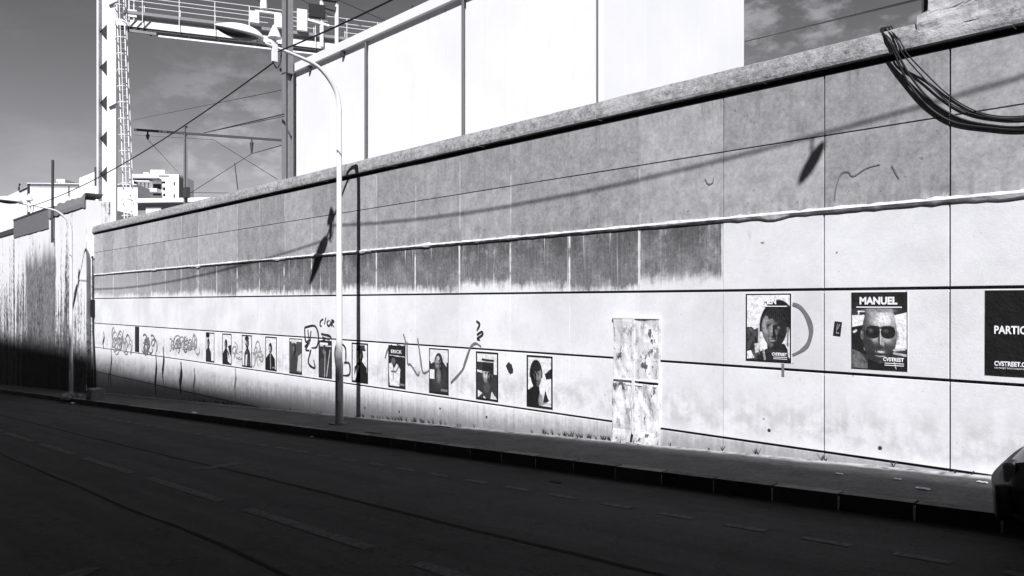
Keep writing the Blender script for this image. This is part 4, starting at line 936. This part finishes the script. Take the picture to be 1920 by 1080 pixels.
wire(P(383, 249, 17), P(533, 218, 13.2), .014, 'overhead wire just under another, joining the cross beam to the thick mast')
wire(P(250, 253, 21), P(400, 262, 19), .012, 'faint wire just below the cross beam at its left')
wire(ins1, P(334, 323, 30), .018, 'stay wire running from the left insulator down to the white flats', 0)
wire(ins2, P(357, 362, 18.0), .022, 'stay wire running from the right insulator down to the thin mast foot', 0)
wire(P(440, 306, 17), P(446, 356, 17), .025, 'short upright wire between the stay and the wall top')
wire(ins2, P(533, 271, 13.5), .02, 'wire from the right insulator level across to the thick mast')
wire(P(400, 262, 19), P(520, 336, 17), .014, 'faint wire slanting down right under the cross beam')
wire(P(1397, 78, 24), P(1730, -3, 10), .014, 'single thin wire crossing the sky right of the white building')
wire(P(357, 361, 18), P(440, 362, 18), .014, 'faint low wire leaving the thin mast just above the wall')

# ------------------------------------------------------------------ white signal gantry
DG = 13.25; G0 = P(210, 52, DG); gz = G0.z
gan = thing('signal_gantry', 'white steel railway signal gantry with caged ladder, walkway and signals', 'gantry', (G0.x, G0.y, 4.25))
def L(s, d, z): return Vector((G0.x, G0.y, z)) + EX*s + EYv*d
def lbox(m, s0, s1, d0, d1, z0, z1): return m.hexa([L(s0, d0, z0), L(s1, d0, z0), L(s1, d1, z0), L(s0, d1, z0), L(s0, d0, z1), L(s1, d0, z1), L(s1, d1, z1), L(s0, d1, z1)])
pxm = 42.0 / F
zb, ztp = 4.2, gz + 6
lbox(MB(), -.12, .24, -.3, .3, zb, ztp).build('mast_column', M['whitem'], gan, bevel=.01)
lbox(MB(), -.72, -.64, -.3, .3, zb, ztp).build('mast_chord', M['whitem'], gan)
lbox(MB(), -.64, -.12, -.28, .0, zb, ztp).build('mast_web', M['whitem'], gan)
zz = gz - .3; k = 0
while zz > 5:
    m = MB(); y = .03
    a, b_, c_ = L(-.60, y, zz), L(-.26, y, zz + .45), L(-.26, y, zz - .45)
    m.v = [tuple(a), tuple(b_), tuple(c_), tuple(a - EYv*.02), tuple(b_ - EYv*.02), tuple(c_ - EYv*.02)]; m.f = [(0, 1, 2), (5, 4, 3), (0, 3, 4, 1), (1, 4, 5, 2), (2, 5, 3, 0)]
    m.build('gusset_shade', M['joint'], gan); zz -= 2.0; k += 1  # dark triangle plates painted in for the shadowed mast openings
for zz2 in (gz + 1.1, gz - 4.6, gz - 11.3):
    MB().bar(L(-.1, .35, zz2), L(.3, .4, zz2 + .25), .07).build('bracket', M['dsteel'], gan)
# ladder and cage
for s in (.14, .50): MB().tube([L(s + .6, .35, zb), L(s, .35, ztp)], .035, 6).build('ladder_stile', M['whitem'], gan)
z = zb + .3; rung = None
while z < ztp:
    o_ = .6*(1-(z-zb)/(ztp-zb)); MB().tube([L(.14 + o_, .35, z), L(.50 + o_, .35, z)], .009, 4).build('ladder_rung', M['whitem'], gan); z += .33
z = zb + 1.5
while z < ztp:
    o_ = .6*(1-(z-zb)/(ztp-zb)); pts = [L(.32 + o_ + .30*math.cos(th), .35 + .62*math.sin(th), z) for th in [math.pi*i/8 for i in range(9)]]
    MB().tube(pts, .032, 5).build('cage_hoop', M['whitem'], gan); z += .9
for th in (.35, 1.57):
    MB().tube([L(.32 + .6 + .30*math.cos(th), .35 + .62*math.sin(th), zb + 1.5), L(.32 + .30*math.cos(th), .35 + .62*math.sin(th), ztp)], .024, 5).build('cage_upright', M['whitem'], gan)
# beam and walkway
BL = 18.0
lbox(MB(), .2, BL, -.35, .35, gz + .08, gz + .46).build('beam', M['whitem'], gan, bevel=.01)
lbox(MB(), .3, BL, -.28, .28, gz - .04, gz + .04).build('beam_soffit', M['dsteel'], gan)
MB().bar(L(2.4, .3, gz - .28), L(11.5, .3, gz - .28), .09).build('service_pipe', M['whitem'], gan)
MB().bar(L(.9, .3, gz - .15), L(2.3, .3, gz - .18), .14).build('service_pipe', M['steel'], gan)
for s in (2.0, 4.0, 5.6, 7.6, 9.2): MB().bar(L(s, .25, gz - .02), L(s, .25, gz - .3), .08).build('pipe_hanger', M['dsteel'], gan)
for s in (.0, .35, .7): MB().bar(L(.9 + s, .36, gz + .0), L(1.3 + s, .36, gz + .5), .06).build('knee_brace', M['dsteel'], gan)
lbox(MB(), .6, BL, -.35, .5, gz + .75, gz + .92).build('walkway', M['steel'], gan)
for d in (.5, -.38):
    for hz_ in (1.5, 2.05): MB().tube([L(.9, d, gz + hz_), L(BL, d, gz + hz_)], .022, 5).build('handrail', M['whitem'], gan)
    s = 1.6
    while s < BL:
        MB().bar(L(s, d, gz + .1), L(s, d, gz + (2.05 if d > 0 else 1.6)), .035).build('rail_post', M['whitem'], gan); s += 1.9
MB().bar(L(.9, .4, gz + .4), L(.9, .4, ztp), .06).build('upright', M['whitem'], gan); MB().bar(L(1.15, .4, gz + .4), L(1.15, .4, ztp), .05).build('upright', M['whitem'], gan)
lbox(MB(), .75, 1.3, .36, .46, gz + .6, gz + 1.0).build('gate', M['whitem'], gan)
sB = (on(G0, EX, 497) - G0).length
sC = (on(G0, EX, 590) - G0).length; sD = (on(G0, EX, 615) - G0).length
lbox(MB(), sB - .9, sB - .35, .5, .8, gz + 1.0, gz + 1.7).build('equipment_box', M['whitem'], gan, bevel=.02)
lbox(MB(), sB - .6, sB + .9, .5, .7, gz + 1.7, gz + 1.82).build('equipment_shelf', M['whitem'], gan, bevel=.02)
MB().tube([L(sB - .1, .6, gz + 1.95), L(sB - .1, .6, gz + 2.3), L(sB - .1, .6, gz + 2.75), L(sB - .1, .6, gz + 2.9)], [.22, .2, .14, .06], 10).build('equipment_dome', M['whitem'], gan, smooth=True)
lbox(MB(), sB + .5, sB + 1.2, .5, .8, gz + .9, gz + 1.7).build('equipment_box', M['whitem'], gan, bevel=.02)
lbox(MB(), sC - .4, sC + .55, .55, .8, gz + 1.8, gz + 2.6).build('signal_panel', M['black'], gan, bevel=.02)
lbox(MB(), sC - 1.1, sC - .5, .5, .75, gz + .9, gz + 2.2).build('equipment_box', M['whitem'], gan, bevel=.02)
MB().bar(L(sC - 1.0, .6, gz + 1.75), L(sD, .6, gz + 1.45), .12).build('signal_bracket', M['whitem'], gan)
for s in (-.45, .45): MB().bar(L(sD + s, .6, gz + .1), L(sD + s, .6, gz + 2.9), .16).build('signal_post', M['whitem'], gan)
hd_ = lbox(MB(), sD - .45, sD + .5, .55, .8, gz + 2.9, gz + 4.2).build('signal_head', M['dsteel'], gan, bevel=.05)
for s, z, r in ((.25, 3.35, .22), (.2, 3.9, .14)):
    c = L(sD + s, .82, gz + z); MB().tube([c, c + EYv*.12], r, 12).build('signal_lens', M['whitem'], hd_)
MB().bar(L(sD - .2, .6, gz + 2.6), L(sD + .4, .6, gz + 2.5), .25).build('signal_hood', M['dsteel'], gan)
for k in range(3): wire(L(.2, .2, gz + 7 - k*.0), L(9 + 4*k, .4, gz + 1.8 - .0*k), .018, ['upper left bracing wire fanning over the gantry walkway', 'middle bracing wire fanning over the gantry walkway', 'longest bracing wire fanning over the gantry walkway'][k])

# ------------------------------------------------------------------ distant white buildings
def rotbox(m, c, d, n, s0, s1, t0, t1, z0, z1):     # c corner, d along the front, n into the block
    f = lambda s, t, z: (c.x + d.x*s + n.x*t, c.y + d.y*s + n.y*t, z)
    return m.hexa([f(s0, t0, z0), f(s1, t0, z0), f(s1, t1, z0), f(s0, t1, z0), f(s0, t0, z1), f(s1, t0, z1), f(s1, t1, z1), f(s0, t1, z1)])
def block(name, label, pxc, pxl, pyt, z, ang, depth, parts, mat='render', side=None):
    """corner at column pxc, front running left to column pxl, front normal at ang degrees"""
    na = math.radians(ang); nrm = Vector((math.cos(na), math.sin(na), 0)); d = Vector((nrm.y, -nrm.x, 0))
    c = Q(pxc, pyt, z); e = on(c, d, pxl); ln = (e - c).dot(d)
    if ln < 0: d = -d; ln = -ln
    r = thing(name, label, 'building', (c.x, c.y, 4.25)); inn = -nrm
    rotbox(MB(), c, d, inn, 0, ln, 0, depth, 4.2, c.z).build('wall', M[mat], r)
    for (nm, mk, x0, y0, x1, y1, dep) in parts:
        a = hitplane(x0, y0, c, nrm); b_ = hitplane(x1, y1, c, nrm)
        s0, s1 = sorted(((a - c).dot(d), (b_ - c).dot(d))); z0, z1 = sorted((a.z, b_.z))
        rotbox(MB(), c, d, inn, s0, s1, -dep if dep > 0 else -.03, .05 if dep > 0 else dep*-1, z0, z1).build(nm, M[mk], r)
    return r, c, d, inn, ln
r, c, d, inn, ln = block('apartment_block', 'white apartment block with balconies and dark windows beyond the gantry ladder', 335, 249, 327, 95, -42, 5,
    [('window', 'glass', 287, 345, 302, 356, 0), ('window', 'glass', 287, 363, 302, 366.5, 0), ('window', 'glass', 304, 340, 310, 344, 0), ('window', 'glass', 306, 351, 310, 357, 0), ('window', 'glass', 306, 363, 310, 368, 0),
     ('window', 'glass', 325.5, 341, 328, 348, 0), ('window', 'glass', 325.5, 364, 328, 371, 0), ('window', 'glass', 298, 329, 317, 331, 0), ('window', 'glass', 252, 339, 258, 350, 0),
     ('balcony_slab', 'greyr', 250, 335.5, 303, 338, 1.2), ('balcony', 'render', 258, 356, 303, 362, 1.4), ('balcony_slab', 'render', 258, 340, 286, 342, 1.0), ('column', 'greyr', 264, 342, 265.2, 356, .1), ('column', 'greyr', 271, 342, 272.2, 356, .1), ('column', 'greyr', 278, 342, 279.2, 356, .1)])
a = hitplane(302, 316, c, -inn); b_ = hitplane(275, 316, c, -inn)
rotbox(MB(), c, d, inn, (a-c).dot(d), (b_-c).dot(d), 1, 6, c.z, a.z).build('roof_housing', M['render'], r)
a = hitplane(272, 321, c, -inn); b_ = hitplane(262, 321, c, -inn)
rotbox(MB(), c, d, inn, (a-c).dot(d), (b_-c).dot(d), 1, 5, c.z, a.z).build('roof_housing', M['render'], r)
e = on(c, inn, 347)
rotbox(MB(), c, -d, inn, 0, .05, 0, (e-c).length, 4.2, c.z - .3).build('side_wall', M['greyr'], r)  # grey colour stands in for shade on the unlit side
block('low_building', 'low white-roofed building with grey wall just above the wall top', 402, 258, 379, 62, -50, 8,
      [('roof_slab', 'render', 258, 374, 402, 379.5, .6), ('window', 'glass', 286, 396, 292, 401, 0), ('white_panel', 'render', 275, 389, 303, 404, .12)], mat='greyr')
block('white_flats', 'long flat-roofed white building behind the gantry mast', 258, 53, 346, 75, -40, 3,
      [('parapet', 'render', 53, 343.5, 258, 347, .25), ('downpipe', 'pipe', 53, 352, 54, 400, .1), ('downpipe', 'pipe', 129, 350, 130.2, 368, .15), ('roof_line', 'greyr', 58, 350.5, 150, 351.2, .05)])
block('roof_tower', 'small white roof housing with one dark window on the long flats', 121.5, 106, 336, 78, -40, 3, [('window', 'glass', 112, 342, 115, 346, 0), ('window', 'glass', 107, 340, 108.2, 346, 0)])
r, c, d, inn, ln = block('gable_house', 'white house with slanting roof and dark chimney left of the gantry mast', 191, 149, 334, 66, -42, 1.5, [('chimney', 'dsteel', 182.5, 315, 187.5, 350, .5)])
m = MB(); f = lambda s, t, z: (c.x + d.x*s + inn.x*t, c.y + d.y*s + inn.y*t, z)
zt_ = hitplane(180, 321, c, -inn).z; sm_ = ln*.25
m.v = [f(0, 0, c.z), f(ln, 0, c.z), f(sm_, 0, zt_), f(0, 0, zt_), f(0, 1.5, c.z), f(ln, 1.5, c.z), f(sm_, 1.5, zt_), f(0, 1.5, zt_)]
m.f = [(0, 1, 2, 3), (7, 6, 5, 4), (0, 4, 5, 1), (1, 5, 6, 2), (2, 6, 7, 3), (3, 7, 4, 0)]; m.build('gable', M['render'], r)
block('service_hut', 'white hut with a black opening under a grey canopy at the foot of the gantry', 203, 160, 391, 44, -44, 3,
      [('opening', 'glass', 178, 383, 193, 405, -.02), ('canopy', 'steel', 163, 379, 193, 388, 1.0), ('louvre', 'glass', 178, 409, 193, 413, 0), ('louvre', 'glass', 178, 417, 193, 420, 0), ('louvre', 'glass', 178, 423, 193, 425, 0), ('upper_wall', 'render', 178, 372, 203, 383, .0), ('upper_wall', 'greyr', 178, 383, 193, 407, .01)])

# ------------------------------------------------------------------ parked car at the right edge
car = thing('parked_car', 'dark saloon parked half on the kerb, only its rear corner in the picture', 'car', (0, 0, 0))
cu0 = 1.31; cy0, cy1 = -2.52, -0.86
def carsec(x):
    """half-profile rings: returns list of (y, z) for the body at local x (0 rear .. 4 front)"""
    L_ = 4.0; s = x / L_
    end = min(x, L_ - x); rnd = min(1, (end / .45)) ** .45 if end > 0 else 0.0
    w_ = (.70 + .13 * rnd)
    belt = .79 + .02*math.sin(s*3) - (.22 * max(0, (s - .70) / .3) ** 1.3) - .10*(1 - rnd); bot = .26 + .12*(1-rnd)
    roof = None
    pts = [(w_ - .08, bot), (w_, bot + .10), (w_ + .01, .55), (w_ - .02, belt - .08), (w_ - .08, belt)]
    if .20 < s < .76:
        q = (s - .20) / .56; rh = .50 * (min(1, q / .16) ** .7) * (min(1, (1 - q) / .36) ** .9)
        pts += [(w_ - .12, belt + rh*.35), (w_ - .20, belt + rh*.85), (w_ - .32, belt + rh), (0, belt + rh*1.04)]
    else: pts += [(w_ - .12, belt + .004), (w_ - .2, belt + .008), (w_ - .32, belt + .012), (0, belt + .02)]
    return pts
rings = []
NX = 44
for i in range(NX + 1):
    x = 4.0 * (.5 - .5*math.cos(math.pi*i/NX)); h = carsec(x); rings.append([(x, -y, z) for y, z in h] + [(x, y, z) for y, z in h[::-1][1:]])
m = MB(); n = len(rings[0])
for rg in rings: m.v += rg
for i in range(NX):
    for j in range(n - 1): m.f.append((i*n+j, i*n+j+1, (i+1)*n+j+1, (i+1)*n+j))
    m.f.append((i*n+n-1, i*n, (i+1)*n, (i+1)*n+n-1))
m.f.append(tuple(range(n))); m.f.append(tuple(range(NX*n, NX*n+n))[::-1])
body = m.build('car_body', M['carp'], None, smooth=True); body.parent = car
m = MB(); m.grid(lambda a, v_: (-.06 + .10*(abs(v_*2-1)**4), -.74 + 1.48*v_, .34 + .24*a), 3, 24)
bp = m.build('rear_bumper', M['black'], None, smooth=True); bp.parent = car; s = bp.modifiers.new('t', 'SOLIDIFY'); s.thickness = -.09
for sgn in (-1, 1):
    o = MB().box(-.005, .07, sgn*.66 - .07, sgn*.66 + .07, .60, .74).build('tail_light', M['lens'], None, bevel=.015); o.parent = car
    for wx in (.75, 3.2):
        m = MB(); m.tube([(wx, sgn*.62, .30), (wx, sgn*.66, .30), (wx, sgn*.80, .30), (wx, sgn*.83, .30)], [.27, .305, .305, .27], 24)
        o = m.build('wheel', M['tyre'], None, smooth=True); o.parent = car
        m = MB(); m.tube([(wx, sgn*.825, .30), (wx, sgn*.84, .30)], [.18, .16], 16); q = m.build('hubcap', M['steel'], None); q.parent = o
    o = MB().box(1.35, 2.5, sgn*.70 - .004, sgn*.70 + .004, .92, 1.15).build('side_window', M['glass'], None); o.parent = car
o = MB().box(1.0, 1.05, -.48, .48, .95, 1.15).build('rear_window', M['glass'], None, bevel=.01); o.parent = car
o = MB().box(-.03, .0, -.26, .26, .50, .62).build('number_plate', M['steel'], None); o.parent = car
car.location = (-cu0, (cy0+cy1)/2, zr(-cu0) + .03); car.rotation_euler = (math.radians(4.5), -math.atan(GR), 0)

# ------------------------------------------------------------------ the tall block across the street whose shade covers the road
ty0, ty1, tx0, tx1, tz = -44.0, -26.0, -70.0, 62.0, -.44 + 1.29*26
tb = thing('street_block', 'tall flat-roofed apartment building across the street behind the viewer', 'building', (0, -35, zr(0)))
MB().box(tx0, tx1, ty0, ty1, -8, tz - .5).build('wall', M['brick'], tb)
MB().box(tx0 - .0, tx1, ty0, ty1 + .0, tz - .5, tz).build('roof_parapet', M['brick'], tb)
m = MB()
for fl in range(10):
    for k in range(30):
        xx = tx0 + 2.2 + k*4.4; m.box(xx, xx + 1.3, ty1 - .02, ty1 + .05, 2.0 + fl*3.05, 3.7 + fl*3.05)
tag(m.build('windows', M['glass'], tb), kind='stuff')
